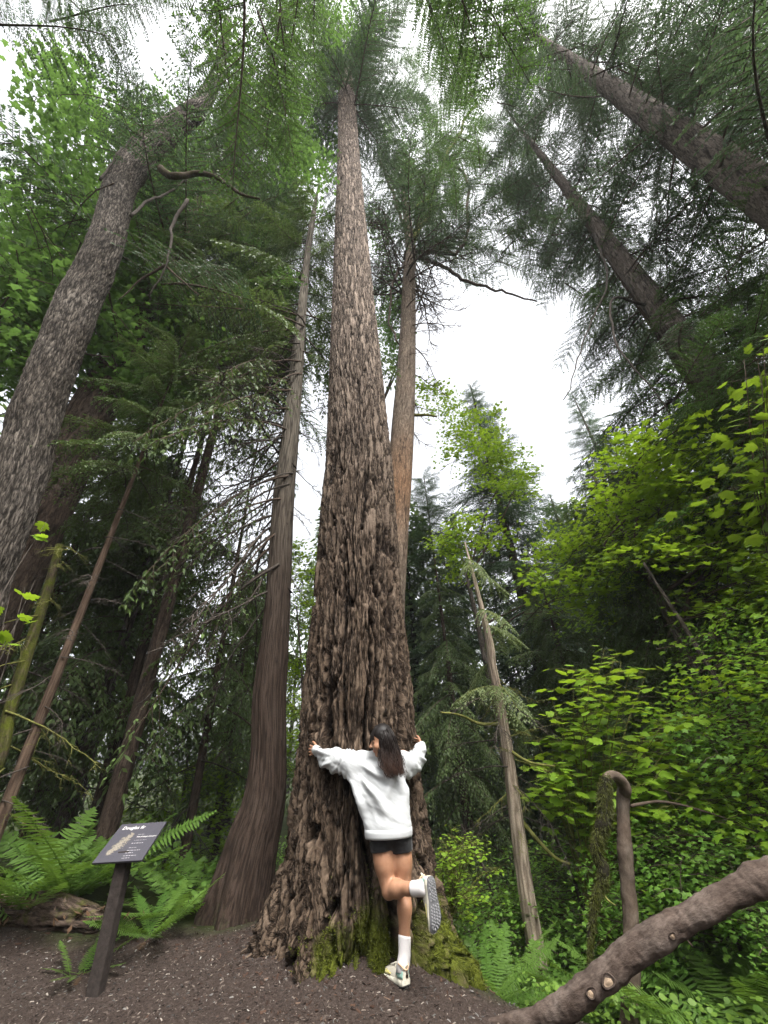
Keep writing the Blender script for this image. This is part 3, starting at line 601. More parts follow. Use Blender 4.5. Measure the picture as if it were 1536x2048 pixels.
conifer('conifer_tree', 'thin dark sapling close against the red cedar foot', 440, 1640, 12.5, 9, .08, M_DARKBARK, PC, 45, .25, 2.4, .6, seed=42, dead=8, prob=.95)
conifer('cedar_tree', 'ragged conifer hanging dark fronds right beside the maple trunk', 285, 1000, 14, 20, .12, M_DARKBARK, PC, 70, .3, 3.0, .8, seed=43, prob=.95)
conifer('cedar_tree', 'broad dark conifer behind the mossy pole at the left edge', 60, 1300, 12, 14, .12, M_DARKBARK, PC, 75, .08, 3.2, .8, seed=44)
conifer('hemlock_tree', 'dark hemlock sheltering the ground behind the bent brown pole', 1400, 1400, 11, 8, .16, M_DARKBARK, PC, 100, .03, 2.8, .5, seed=45, pitch=(-.4, .1), clear=False)
conifer('hemlock_tree', 'dark leafy conifer seen low between the huge fir and pale snag', 905, 1400, 12, 9.5, .16, M_DARKBARK, PC, 100, .05, 2.8, .5, seed=46, pitch=(-.4, .1), clear=False)
conifer('hemlock_tree', 'lacy green conifer backing the white gap beside the tan fir', 860, 1050, 17, 17, .12, M_DARKBARK, PF, 240, .1, 3.2, .9, seed=47, clear=False)
conifer('fir_tree', 'dense mid green fir rising between the pointed conifer and the pale far tip', 1120, 1050, 17, 14, .25, M_DARKBARK, PF, 220, .08, 4.2, .5, seed=49, prob=.9)
conifer('fir_tree', 'shaggy fir standing behind the bright maple canopy at right', 1330, 1000, 14, 12.5, .25, M_DARKBARK, PF, 200, .08, 4.2, .5, seed=50, prob=.9)
# boughs that hang into the top of the view from trees beside the path
for nm, lb, xy, H, regs, protos in (
        ('hemlock_tree', 'hemlock whose near green boughs hang across the top centre of the view', (-1.6, -2.2), 15, [([(400, -80), (640, -80), (650, 120), (560, 300), (470, 330), (430, 150)], 22, 1.8, 3.4), ([(850, -60), (1010, -60), (1010, 130), (900, 190), (860, 80)], 9, 1.8, 3.0)], PH),
        ('fir_tree', 'fir hanging grey green sprays into the top left corner', (-5.8, .4), 17, [([(-40, -60), (330, -60), (420, 120), (330, 200), (130, 80), (0, 60)], 16, 4.0, 6.0)], PFN)):
    root = thing(nm, lb, 'tree', (xy[0], xy[1], gz(*xy)))
    P = np.array([[xy[0], xy[1], root.location.z+h*H] for h in (-.02, .1, .4, .7, 1)]); trunk(root, P, np.array([.34, .28, .22, .14, .02]), M_DARKBARK, 28, 90, 'fir', .4)
    for poly, n, r0, r1 in regs:
        xs = [a for a, b in poly]; ys = [b for a, b in poly]; c = 0
        while c < n:
            x, y = rng.uniform(min(xs), max(xs)), rng.uniform(min(ys), max(ys))
            if not in_poly(x, y, poly): continue
            tip = WR(x, max(y, -100), rng.uniform(r0, r1)); c += .34
            if any(hole(tip+q) for q in ((0, 0, 0), (.5, 0, 0), (-.5, 0, 0))) and rng.random() < .9: continue
            o = np.array([xy[0], xy[1], tip[2]+.6]); v = tip-o; L = np.linalg.norm(v)
            az = math.atan2(v[1], v[0])+rng.normal(0, .25); l = min(L, 2.6)*rng.uniform(.7, 1.1); pt = rng.normal(-.1, .15)
            d = np.array([math.cos(az)*math.cos(pt), math.sin(az)*math.cos(pt), math.sin(pt)])
            put_branch(root, protos[int(rng.integers(4))], tip-d*l*.6, az, pt, l); c += .66

# ------------------------------------------------------------------ broad leaves
def maple_leaf(n=15):
    out = []; lob = [(0, 1.0), (.62, .92), (1.25, .62)]
    pts = [(-.12, 0), (-.10, .30), (.05, .48), (.12, .36), (.30, .62), (.36, .50), (.52, .66), (.48, .34), (.62, .30), (.74, .34), (.78, .16), (1.0, 0)]
    pts = pts+[(x, -y) for x, y in pts[::-1][1:-1]]
    V = [(.18, 0, .03)]+[(x-.0, y, -.05*abs(y)-.10*x*x) for x, y in pts]
    m = len(pts); F = [(0, 1+(k+1) % m, 1+k) for k in range(m)]
    return np.array(V), np.array(F)[:, ::-1]
def maple_leaf_small():
    pts = [(-.1, 0), (-.05, .42), (.2, .28), (.42, .62), (.5, .25), (1, 0), (.5, -.25), (.42, -.62), (.2, -.28), (-.05, -.42)]
    V = [(.2, 0, .03)]+[(x, y, -.06*abs(y)-.1*x*x) for x, y in pts]; m = len(pts)
    return np.array(V), np.array([(0, 1+k, 1+(k+1) % m) for k in range(m)])
def oval_leaf():
    pts = [(0, 0), (.25, .30), (.6, .30), (1, 0), (.6, -.30), (.25, -.30)]
    V = [(x, y, .08*abs(y)-.08*x*x) for x, y in pts]; return np.array(V), np.array([(0, 1, 5), (1, 2, 4), (1, 4, 5), (2, 3, 4)])[:, ::-1]
ML, MLS, OL = maple_leaf(), maple_leaf_small(), oval_leaf()
def spray_proto(seed, leaf, n=46, L=1.3, size=.17, mat=None, flat=.35, vs=.12, wood=None):
    r = np.random.default_rng(seed); wb = MB(); t = np.linspace(0, 1, 6); C = np.stack([t*L, .1*L*np.sin(3*t+seed), .05*L*np.sin(4*t)-.12*L*t*t], -1); wb.tube(C, .009*(1-.8*t), 4); pos = []
    for k in range(7):
        u = .2+.75*k/7; o = np.array([np.interp(u, t, C[:, q]) for q in range(3)]); a = (1 if k % 2 else -1)*rad(r.uniform(35, 65)); l = L*.55*(1-.6*u)
        e = o+np.array([math.cos(a)*l, math.sin(a)*l, r.uniform(-.1, .15)*l]); wb.tube([o, (o+e)/2+[0, 0, .03], e], [.005, .004, .002], 3)
        for _ in range(n//8): s = r.uniform(.25, 1.05); pos.append(o+(e-o)*s)
    for _ in range(n//8): s = r.uniform(.4, 1.05); pos.append(np.array([np.interp(s, t, C[:, q]) for q in range(3)]))
    P = np.array(pos)+r.normal(0, 1, (len(pos), 3))*np.array([.10, .10, vs])*L*.6; m = len(P)
    nr = np.stack([r.normal(0, flat, m), r.normal(0, flat, m), np.ones(m)], 1)
    V, F, rr = scatter_mesh(leaf[0], leaf[1], orient(P, nr, r.uniform(-1.6, 1.6, m), size*r.uniform(.55, 1.15, m)))
    return wb.build('branch', wood or M_TWIG, link=False), build('foliage', V, [F], mat, None, False, {'rnd': rr}, link=False)
PM = [spray_proto(s, MLS, 170, 1.5, .105, M_MAPLEAF, .55, .26) for s in range(4)]
PMH = [spray_proto(10+s, MLS, 130, 1.6, .10, M_MAPHI, .32, .10) for s in range(4)]
PMD = [spray_proto(20+s, MLS if s else OL, 190, 1.6, .07, M_SHRUB, .35, .14) for s in range(3)]
def fill(root, protos, poly, n, R0, R1, l=(1.2, 2.0), L=1.5, pitch=.15, hub=None):
    xs = [a for a, b in poly]; ys = [b for a, b in poly]; c = 0; hub = np.array(root.location) if hub is None else hub
    while c < n:
        x, y = rng.uniform(min(xs), max(xs)), rng.uniform(min(ys), max(ys))
        if not in_poly(x, y, poly): continue
        p = WR(x, y, rng.uniform(R0, R1)); v = p-hub
        if blocks(p) or (any(hole(p+q) for q in ((0, 0, 0), (.8, 0, 0), (-.8, 0, 0))) and rng.random() < .95): c += 1; continue
        az = math.atan2(v[1], v[0])+rng.normal(0, .7); ll = rng.uniform(*l)
        d = np.array([math.cos(az), math.sin(az), 0]); put_branch(root, protos[int(rng.integers(len(protos)))], p-d*ll*.5, az, rng.normal(0, pitch), ll, rng.normal(0, .25), L); c += 1
fill(fir2, PH+PFN, [(735, 40), (1040, 40), (1090, 420), (1000, 520), (840, 520), (740, 300)], 150, 7.6, 14, (1.6, 3.0), 2.4, .35, hub=FIR2_PATH[-2])
fill(fir2, PBD+PH, [(850, 300), (1060, 360), (1090, 560), (960, 560), (850, 500)], 40, 8.6, 12, (1.4, 2.6), 2.4, .3, hub=FIR2_PATH[-3])
fill(fir2, PH, [(840, 300), (1040, 380), (1060, 540), (900, 520), (840, 480)], 16, 8.8, 12, (1.5, 2.4), 2.4, .3, hub=FIR2_PATH[-3])
fill(B_, PFN, [(1000, 200), (1180, 430), (1340, 700), (1220, 700), (1080, 560), (1000, 420)], 38, 9.4, 12, (1.8, 3.0), 2.4, .3, hub=BP[3])
fill(A_, PFN, [(1010, 0), (1536, 0), (1536, 420), (1300, 330), (1150, 240)], 70, 8.6, 12, (1.8, 3.0), 2.4, .3, hub=AP[4])
fill(B_, PH, [(1400, 640), (1536, 420), (1560, 1000), (1430, 1000), (1370, 780)], 70, 6.5, 9.5, (1.2, 2.2), 2.4, .4, hub=BP[2])
fill(cedar, PC, [(380, 330), (600, 330), (600, 700), (420, 760), (330, 620)], 60, 6.5, 10, (1.4, 2.4), 2.4, .3, hub=CEDAR_PATH[-2])
fill(fir2, PH, [(745, -20), (900, -20), (1010, 250), (900, 420), (770, 320)], 80, 5.5, 10, (1.6, 2.8), 2.4, .35, hub=FIR2_PATH[-1])
mtop = MAPLE_PATH[-3]
fill(maple, PM, [(60, 150), (250, 190), (330, 240), (480, 190), (600, 300), (640, 420), (560, 420), (440, 470), (300, 640), (240, 800), (180, 800), (210, 640), (120, 640), (60, 700), (0, 720), (0, 500), (60, 380)], 210, 7.0, 12.0, (1.5, 2.6), hub=mtop)
fill(maple, PM, [(0, 560), (110, 560), (100, 700), (20, 740), (0, 740)], 20, 7, 10, hub=mtop)
fill(maple, PM, [(180, 560), (330, 560), (420, 700), (300, 800), (200, 800)], 46, 7, 10.5, hub=mtop)
fill(maple, PM, [(650, 0), (740, 0), (745, 110), (670, 100)], 10, 2.0, 3.0, (.9, 1.2), hub=mtop)
fill(maple, PM, [(430, 120), (660, 120), (660, 330), (560, 330)], 34, 4.2, 7, (1.4, 2.2), hub=mtop)

def broadleaf(name, label, px, py, R, H, rb, regs, protos, bark=None, L=1.5, l=(1.2, 2.0), nl=6, cat='tree', lean=(0, 0)):
    q = WR(px, py, R); x, y = q[0], q[1]; z = gz(x, y); root = thing(name, label, cat, (x, y, z))
    hs3 = np.array([-.03, .3, .65, 1]); P = np.array([[x+lean[0]*h+.2*math.sin(h*4), y+lean[1]*h, z+h*H] for h in hs3]); trunk(root, P, np.array([rb*1.2, rb, rb*.7, .015]), bark or M_GREYBARK, 18, 60, 'smooth', .6)
    for k in range(nl):
        poly = regs[k % len(regs)][0]; cx = np.mean([a for a, b in poly])+rng.normal(0, 60); cyy = np.mean([b for a, b in poly])+rng.normal(0, 40); e = WR(cx, cyy, R+rng.normal(0, .5))
        s = path_at(P, max(z+.3*H, min(e[2]-1.2, z+.8*H))); C = spline(np.array([s, (s+e)/2+rng.normal(0, .2, 3), e]), 12); mb = MB(); mb.tube(C, np.linspace(rb*.4, .008, 12), 6); mb.build('limb', bark if bark in (M_TWIG, M_MOSSTWIG) else M_TWIG, root, origin=root.location)
    for poly, n, r0, r1 in regs: fill(root, protos, poly, n, r0, r1, l, L, hub=np.array([x, y, z+H*.7]))
    return root
broadleaf('maple_tree', 'bright yellow green maple canopy under the slanting firs at right', 1330, 1250, 8.5, 7.5, .10, [([(1150, 1000), (1240, 880), (1350, 900), (1440, 950), (1536, 1000), (1560, 1250), (1440, 1240), (1300, 1120), (1180, 1060)], 95, 7, 10)], PMH)
broadleaf('maple_tree', 'bright maple leaves climbing in front of the pointed dark conifer', 950, 1250, 12.5, 11, .12, [([(850, 780), (930, 800), (1000, 900), (1090, 960), (1110, 1020), (1010, 1010), (900, 1000), (870, 900)], 42, 10.5, 12.5), ([(880, 1060), (960, 1050), (1010, 1110), (930, 1130)], 10, 10, 11), ([(1060, 1060), (1330, 1080), (1330, 1240), (1220, 1270), (1090, 1220)], 44, 8.6, 11)], PMH)
broadleaf('maple_tree', 'leafy maple glimpsed high between the huge fir and the tan fir', 770, 900, 12, 20, .12, [([(740, 400), (800, 520), (800, 760), (770, 760), (745, 600)], 26, 10, 13), ([(760, 260), (860, 240), (850, 420), (760, 400)], 14, 9, 12)], PM)
broadleaf('maple_bush', 'sunny green leaves showing in the slot between red cedar and huge fir', 590, 1450, 8.5, 5, .04, [([(580, 1080), (625, 1080), (605, 1500), (570, 1560), (575, 1300)], 34, 7.6, 9)], PMH, l=(.6, 1.1), nl=2, cat='shrub')
broadleaf('maple_bush', 'pale yellow green bush glowing far behind the signboard', 330, 1700, 12.5, 3.5, .04, [([(290, 1560), (440, 1540), (450, 1780), (300, 1800)], 40, 11.5, 14)], PMH, nl=2, cat='shrub')
broadleaf('maple_tree', 'shrubby maple filling the right edge above the arching limb', 1480, 1500, 6.8, 4.5, .05, [([(1400, 1260), (1560, 1200), (1560, 1640), (1430, 1620), (1390, 1480)], 60, 6, 7.6)], PMD+PMH[:1], l=(1.0, 1.5))
broadleaf('salmonberry_bush', 'tall green bush heaped behind the arching limb', 1400, 1760, 6.2, 2.0, .03, [([(1260, 1700), (1360, 1640), (1500, 1720), (1560, 1800), (1560, 1900), (1400, 1880), (1270, 1900)], 70, 5.4, 7)], PMD, l=(.8, 1.2), nl=4, cat='shrub')
broadleaf('salmonberry_bush', 'low leafy green bush between pale snag and bent pole', 1130, 1800, 7.2, 1.8, .03, [([(1080, 1720), (1200, 1700), (1240, 1960), (1100, 1980), (1060, 1850)], 46, 6.6, 8.2)], PMD, l=(.8, 1.2), nl=4, cat='shrub')
broadleaf('salmonberry_bush', 'low leafy green bush left of the pale snag, beyond the mossy root', 970, 1850, 6.9, 1.5, .03, [([(910, 1800), (1050, 1780), (1080, 1960), (960, 1970)], 40, 6.3, 7.8)], PMD, l=(.8, 1.1), nl=4, cat='shrub')

def leafy(name, label, base, tips, leaf, size, mat, per, spread, cat='shrub', stem_r=.012, stem_mat=None, flat=.25, maxind=290, leaves=None):
    """a plant whose leaves are single parts: stems from base to tips, leaves in flat layers round each tip."""
    root = thing(name, label, cat, base); b = np.array(root.location); pr = build('leaf', leaf[0], [leaf[1]], mat, None, False, {'rnd': np.full(len(leaf[0]), .5)}, link=False)
    pos = []
    for tpt in tips:
        tpt = np.asarray(tpt); midp = b+(tpt-b)*.5+np.array([0, 0, .15*np.linalg.norm(tpt-b)])+rng.normal(0, .05, 3); C = spline(np.array([b, midp, tpt]), 10)
        mb = MB(); mb.tube(C, np.linspace(stem_r, stem_r*.2, 10), 5); 
        for _ in range(per):
            s = rng.integers(6, 10); o = C[s]; p = o+rng.normal(0, 1, 3)*np.array([spread, spread, spread*.22]); pos.append(p)
            mb.tube([o, (o+p)/2+[0, 0, .02], p], [stem_r*.22, stem_r*.16, stem_r*.1], 3)
        mb.build('stem', stem_mat or M_TWIG, root, origin=root.location)
    P = np.array(pos); n = len(P); nr = np.stack([rng.normal(0, flat, n), rng.normal(0, flat, n)-.12, np.ones(n)], 1); Ms = orient(P, nr, rng.uniform(0, 6.28, n), size*rng.uniform(.6, 1.15, n))
    near = np.argsort(np.linalg.norm(P-CAM, axis=1)); T = Matrix.Translation(-Vector(root.location))
    for k in near[:maxind]: copy(pr, root, T @ Matrix(Ms[k].tolist()))
    if n > maxind:
        V, F, rr = scatter_mesh(leaf[0], leaf[1], Ms[near[maxind:]]); o = build('foliage', V-b, [F], mat, root, False, {'rnd': rr}); o['kind'] = 'stuff'
    return root
def tips_in(poly, n, R0, R1):
    xs = [a for a, b in poly]; ys = [b for a, b in poly]; out = []
    while len(out) < n:
        x, y = rng.uniform(min(xs), max(xs)), rng.uniform(min(ys), max(ys))
        if in_poly(x, y, poly): out.append(WR(x, y, rng.uniform(R0, R1)))
    return out
def on_ground(px, py, R): q = WR(px, py, R); return (q[0], q[1], gz(q[0], q[1]))
leafy('vine_maple', 'vine maple with layered bright green lobed leaves right of the pale snag', on_ground(1180, 1800, 6.6), tips_in([(1190, 1290), (1260, 1290), (1330, 1380), (1400, 1440), (1390, 1600), (1250, 1640), (1080, 1600), (1050, 1480), (1110, 1380)], 58, 5.6, 7.2), ML, .135, M_MAPHI, 20, .17, stem_mat=M_MOSSTWIG)
leafy('huckleberry_shrub', 'airy shrub with tiny yellow green leaves behind the raised shoe', on_ground(900, 1860, 5.9), tips_in([(870, 1660), (950, 1640), (1010, 1700), (1000, 1800), (930, 1860), (880, 1800), (875, 1720)], 30, 5.4, 6.2), OL, .055, M_MAPHI, 26, .09, stem_mat=M_MOSSTWIG, stem_r=.009)
leafy('maple_sapling', 'big yellow green maple leaves dangling at the far right edge', on_ground(1600, 1500, 5.4), tips_in([(1475, 650), (1560, 630), (1570, 980), (1500, 960), (1480, 820)], 18, 4.2, 4.8), ML, .13, M_MAPMID, 11, .20, flat=.5)
leafy('maple_seedling', 'bare stemmed seedling with a few pale leaves at the left edge', on_ground(-60, 1400, 3.6), [W(*p) for p in ((20, 1190, 3.0), (50, 1175, 3.1), (40, 1235, 2.9), (10, 1250, 2.9), (95, 1040, 3.2), (70, 1160, 3.1))], ML, .10, M_MAPHI, 3, .07, flat=.5, stem_mat=M_DEAD, stem_r=.008)

# ------------------------------------------------------------------ ferns
def frond_proto(seed, L=.95, n=34, mat=M_FERN, arch=.5):
    r = np.random.default_rng(seed); t = np.linspace(0, 1, n+4); C = np.stack([L*np.sin(t*arch*2.2)/(arch*2.2)*1.0, .03*np.sin(t*3+seed), L*(t-arch*.62*t*t)], -1); mb = MB(); mb.tube(C[::4], np.linspace(.004, .001, len(C[::4])), 3, .9)
    T = np.gradient(C, axis=0); T /= np.linalg.norm(T, axis=1)[:, None]; V = []; F = []
    for k in range(3, n+3):
        u = t[k]; l = L*.115*min(1, (1-u)*3.2+.06)*min(1, .6+u*2)*r.uniform(.9, 1.1)
        for e in (-1, 1):
            d = np.array([0, e, 0])+T[k]*.30+np.array([0, 0, r.normal(-.12, .12)]); d /= np.linalg.norm(d); w = T[k]*L*.0105
            b = len(V); V += [C[k]-w*.8, C[k]+d*l*.55-w, C[k]+d*l, C[k]+d*l*.5+w*.9, C[k]+w]; F.append((b, b+1, b+2, b+3)); F.append((b, b+3, b+4, b+4))
    V = np.array(V); F = np.array(F); q = F[::2]; tr = F[1::2][:, :3]; mb.add(V, q, tr, r.random())
    return mb.build('frond', mat, smooth=False, link=False)
FR = [frond_proto(s, arch=a) for s, a in ((1, .35), (2, .5), (3, .62), (4, .45))]
FRD = [frond_proto(9, mat=M_DEADLEAF, arch=.75)]
def fern(label, x, y, n=16, L=.9, dead=0, group=None, tilt=.48, zoff=0.0):
    z = gz(x, y)+zoff; root = thing('sword_fern', label, 'fern', (x, y, z), group)
    for k in range(n+dead):
        az = k*2.39996+rng.normal(0, .2); s = L/.95*rng.uniform(.7, 1.12); ti = tilt*rng.uniform(.2, 1.15)
        M = Matrix.Translation((rng.normal(0, .03), rng.normal(0, .03), .01)) @ Matrix.Rotation(az, 4, 'Z') @ Matrix.Rotation(ti+(.6 if k >= n else 0), 4, 'Y') @ Matrix.Rotation(rng.normal(0, .25), 4, 'X') @ Matrix.Scale(s, 4)
        copy((FRD if k >= n else FR)[int(rng.integers(len(FRD if k >= n else FR)))], root, M)
    return root
for px, py, R, L, n, lb in (
        (55, 1800, 6.3, 1.15, 16, 'large sword fern behind the log at the left edge'), (135, 1800, 6.4, 1.25, 18, 'tall arching sword fern left of the signboard'), 
        (5, 1760, 6.5, 1.25, 14, 'sword fern half cut off by the left frame edge'), (350, 1850, 6.0, .8, 18, 'upright sword fern in the gap between sign and red cedar'), (300, 1870, 5.6, .6, 14, 'small sword fern just right of the sign post'), (175, 1880, 5.15, .38, 10, 'low drooping fern tuft beside the log end'),
        (400, 1850, 6.8, .8, 14, 'sword fern close to the red cedar root')):
    q = WR(px, py, R); fern(lb, q[0], q[1], n, L, 2 if L < .7 else 0, tilt=.48 if L < 1 else .34)
for px, py, R, L, n, lb in (
        (985, 2030, 5.0, .7, 18, 'sword fern below the mossy root end'), (1040, 2020, 5.3, .7, 16, 'sword fern at the foot of the pale snag'), (1330, 2000, 5.2, .9, 18, 'bright sword fern under the arching limb near the pole'),
        (1400, 1990, 5.0, .95, 20, 'bright sword fern beneath the middle of the arching limb'), (1480, 1990, 4.9, .95, 20, 'bright sword fern in the bottom right corner'), (1530, 1950, 5.6, .95, 16, 'sword fern behind the limb at the right frame edge'),
        (1190, 2000, 5.6, .7, 14, 'sword fern tucked behind the low end of the limb'), (1440, 1930, 6.0, .9, 14, 'sword fern farther back under the arching limb'), (1290, 1930, 6.2, .8, 12, 'sword fern farther back beside the bent pole')):
    q = WR(px, py, R); fern(lb, q[0], q[1], n, L*1.2, 0)

# ------------------------------------------------------------------ undergrowth and far wood (uncountable masses)
def ground_leaves(name, label, n, area, mat, leaf, size, seed, hmax=.5):
    r = np.random.default_rng(seed); x, y = area(r, n); h = hmax*r.random(n)**.7*(.35+.65*smoothstep(-.3, .5, fbm(np.stack([x*.8, y*.8, 0*x], -1), 2, 77)))
    z = ground_z(x, y)+.03+h; m = len(x); nr = np.stack([r.normal(0, .4, m), r.normal(0, .4, m)-.15, np.ones(m)], 1)
    V, F, rr = scatter_mesh(leaf[0], leaf[1], orient(np.stack([x, y, z], 1), nr, r.uniform(0, 6.28, m), size*r.uniform(.6, 1.2, m)*(1+.04*y)))
    o = build(name, V, [F], mat, None, False, {'rnd': rr}); tag(o, label, kind='stuff')
def area_right(r, n):
    x = r.uniform(.9, 11, n*2); y = 3.2+12*r.random(n*2)**1.3; k = ((x-.52)*.36+(y-4.05)*.93 > .35); return x[k][:n], y[k][:n]
def area_left(r, n):
    x = r.uniform(-9, 1.5, n*2); y = 5.25+11*r.random(n*2)**1.4; k = (np.hypot(x+.42, y-5) > 1.25) & (np.hypot(x-bx, y-CY) > .5) & ((y > 5.4) | (x < -3)); return x[k][:n], y[k][:n]
ground_leaves('undergrowth', 'leafy green ground cover on the slope right of the huge fir', 34000, area_right, M_UNDER, OL, .045, 201, .24)
ground_leaves('undergrowth', 'dark low ground cover under the trees left of the huge fir', 9000, area_left, M_FERN, OL, .07, 202, .35)
def forest():
    r = np.random.default_rng(300); Vs = []; Fs = []; Rn = []; nb = 0; wb = MB()
    pv = []; 
    for k in range(150):
        az = rad(r.uniform(-62, 62)) if k < 95 else rad(r.uniform(70, 290)); R = r.uniform(17, 46) if k < 95 else r.uniform(8, 22); x, y = R*math.sin(az), R*math.cos(az); z = float(ground_z(x, y))  # the later trees are unseen, added behind the camera to dim the front light
        if -60 < math.degrees(az) < -4 and k % 2 and k < 95: continue
        # keep the tree tops under the open sky of the gap
        H = r.uniform(9, 20)+R*.08 if k < 95 else r.uniform(6, 12)
        while H > 3 and k < 95 and any(hole((x+dx, y, z+H*q)) for q in (1.0, .8, .6, .45) for dx in (-1.5, 0, 1.5)): H *= .9
        wb.tube([(x, y, z-.3), (x, y, z+H*.5), (x, y, z+H)], [.22, .14, .02], 6)
        n = int(1500*min(1, 30/R)); u = r.random(n)**.8; zz = z+H*(.08+.92*u); rr0 = (1-u)*H*.17+.25; a = r.uniform(0, 6.28, n); q = rr0*np.sqrt(r.random(n))
        P = np.stack([x+np.cos(a)*q, y+np.sin(a)*q, zz-q*.35], -1); s = r.uniform(.25, .55, n)
        D = np.stack([np.cos(a)*.8, np.sin(a)*.8, -.5+r.normal(0, .2, n)], -1)+r.normal(0, .3, (n, 3)); D /= np.linalg.norm(D, axis=1)[:, None]
        S = np.cross(D, [0, 0, 1.0]+r.normal(0, .3, (n, 3))); S /= np.linalg.norm(S, axis=1)[:, None]; w = s*.22
        Vs.append(np.stack([P, P+D*(s*.5)[:, None]+S*w[:, None], P+D*s[:, None], P+D*(s*.4)[:, None]-S*w[:, None]], 1).reshape(-1, 3)); Rn.append(np.repeat(r.random(n), 4))
    V = np.vstack(Vs); F = np.arange(len(V)).reshape(-1, 4); WV = np.vstack(wb.V); WF = np.vstack(wb.F)+len(V); WT = np.vstack(wb.T)+len(V)
    o = build('forest', np.vstack([V, WV]), [F, WF, WT], [M_CEDLEAF, M_DARKBARK], None, False, {'rnd': np.concatenate(Rn+[np.zeros(len(WV))])}, mi=np.concatenate([np.zeros(len(F)), np.ones(len(WF)+len(WT))]))
    tag(o, 'dim conifer wood far off between the nearer trunks, with unseen trees added behind the camera to cut light', kind='stuff')
forest()

# ------------------------------------------------------------------ left poles, snag, bent pole, arching limb
rows = [(-10, 1540, 36), (20, 1420, 34), (60, 1290, 30), (95, 1180, 26), (120, 1090, 20)]
P, r = px_path(rows, 4.9); r = r*.66; P = np.vstack([[P[0][0]-.1, 4.9, gz(P[0][0], 4.9)-.1], P]); r = np.concatenate([[r[0]*1.1], r])
o = thing('mossy_sapling', 'thin leaning pole furred with yellow green moss at the left edge', 'tree', P[0])
trunk(o, P, r, M_DARKBARK, 30, 120, 'cedar', .6, None, None, None, lambda V, A: .55+0*V[:, 0])
for k in range(12): put_branch(o, PBM[k % 3], path_at(P, 1.2+.28*k), rng.uniform(0, 6.28), -.3, rng.uniform(.6, 1.3), L=2.0)
rows = [(976, 1270, 14), (985, 1330, 16), (1004, 1430, 20), (1020, 1540, 24), (1034, 1650, 28), (1052, 1780, 32), (1072, 1900, 36), (1090, 2010, 40)][::-1]
P, r = px_path(rows, 6.0); P = np.vstack([P[0]+np.array([.03, 0, -.7]), P, P[-1]+np.array([-.1, 0, 1.6])]); r = np.concatenate([[r[0]*1.1], r, [.012]])
snag = thing('snag_tree', 'pale bare barked cedar snag leaning left of the vine maple', 'tree', P[0])
trunk(snag, P, r, M_SNAG, 36, 220, 'cedar', .7, None, None, None, lambda V, A: .28+0*V[:, 0])
zt = P[-2][2]
for k in range(15):
    z = rng.uniform(zt-1.0, zt+1.3); put_branch(snag, PCP[k % 3], path_at(P, z), rng.uniform(0, 6.28), rng.normal(-.2, .25), rng.uniform(.4, .75), L=1.2)
for k in range(26):
    z = rng.uniform(zt-2.4, zt-.6); put_branch(snag, (PBM if k % 3 == 0 else PB)[k % 3], path_at(P, z), rng.uniform(2.0, 7.0), rng.normal(-.1, .2), rng.uniform(.4, 1.0), L=2.0)
px_limb(snag, [(1042, 1640, 6.0), (1075, 1680, 5.9), (1110, 1715, 5.8), (1140, 1730, 5.8)], 9, 5, M_MOSSTWIG, 'dead_branch')
px_limb(snag, [(1018, 1500, 6.0), (1060, 1525, 5.8), (1110, 1532, 5.7)], 7, 3, M_MOSSTWIG, 'dead_branch')
px_limb(snag, [(1000, 1448, 6.0), (960, 1448, 5.8), (925, 1432, 5.6), (880, 1425, 5.4)], 8, 3, M_MOSSTWIG, 'dead_branch')

rows = [(1262, 2120, 56), (1260, 2040, 50), (1263, 1940, 47), (1262, 1850, 44), (1255, 1760, 41), (1248, 1680, 38), (1246, 1600, 36), (1249, 1578, 35), (1240, 1560, 32), (1224, 1551, 28), (1211, 1560, 24), (1208, 1590, 20)]
P, r = px_path(rows, [4.55]*7+[4.5, 4.45, 4.35, 4.28, 4.25]); r = r*.66; P = np.vstack([P[0]+np.array([0, 0, -.9]), P]); r = np.concatenate([[r[0]], r])
pole = thing('bent_tree', 'bare brown pole broken over at the top, mossy strand hanging from it', 'tree', P[0])
trunk(pole, P, r, M_POLE, 48, 300, 'smooth', .8, None, None, lambda V: np.clip(.1+.9*fbm(V*6, 3, 89), 0, 1), lambda V, A: .15+0*V[:, 0])
rows = [(1211, 1556, 24), (1209, 1590, 30), (1210, 1630, 32), (1198, 1670, 28), (1192, 1700, 24), (1205, 1735, 24), (1202, 1770, 22), (1190, 1800, 18), (1183, 1850, 13), (1180, 1910, 10), (1176, 1960, 7)]
M_HANG = bark_mat('dark strand bark', (.006, .005, .003), (.012, .010, .007), (.03, .026, .018), .5, 14, None, moss=(.05, .06, .008), bump=.02)  # even near-black brown for the hanging strand
P, r = px_path(rows, 4.25); hang = trunk(pole, P, r*.8, M_HANG, 16, 90, 'smooth', 1.6, None, None, None, lambda V, A: .3+0*V[:, 0], name='hanging_branch')
Q = spline(np.column_stack([P, r]), 400); n = 13000; i = rng.integers(0, 400, n); dv = rng.normal(0, 1, (n, 3)); dv /= np.linalg.norm(dv, axis=1)[:, None]
pp = Q[i, :3]+dv*(Q[i, 3]*.8)[:, None]; D = dv*.6+rng.normal(0, .3, (n, 3))+np.array([0, 0, -.7]); D /= np.linalg.norm(D, axis=1)[:, None]; S = np.cross(D, rng.normal(0, 1, (n, 3))); S /= np.linalg.norm(S, axis=1)[:, None]; l = rng.uniform(.012, .045, n)*(.6+Q[i, 3]/.06)
V = np.stack([pp-S*.0022, pp+S*.0022, pp+D*l[:, None]*.7], 1).reshape(-1, 3)
mo = build('moss_fringe', V-np.array(pole.location), [np.arange(3*n).reshape(-1, 3)], M_MOSSD, pole, False, {'rnd': np.repeat(rng.random(n), 3)})
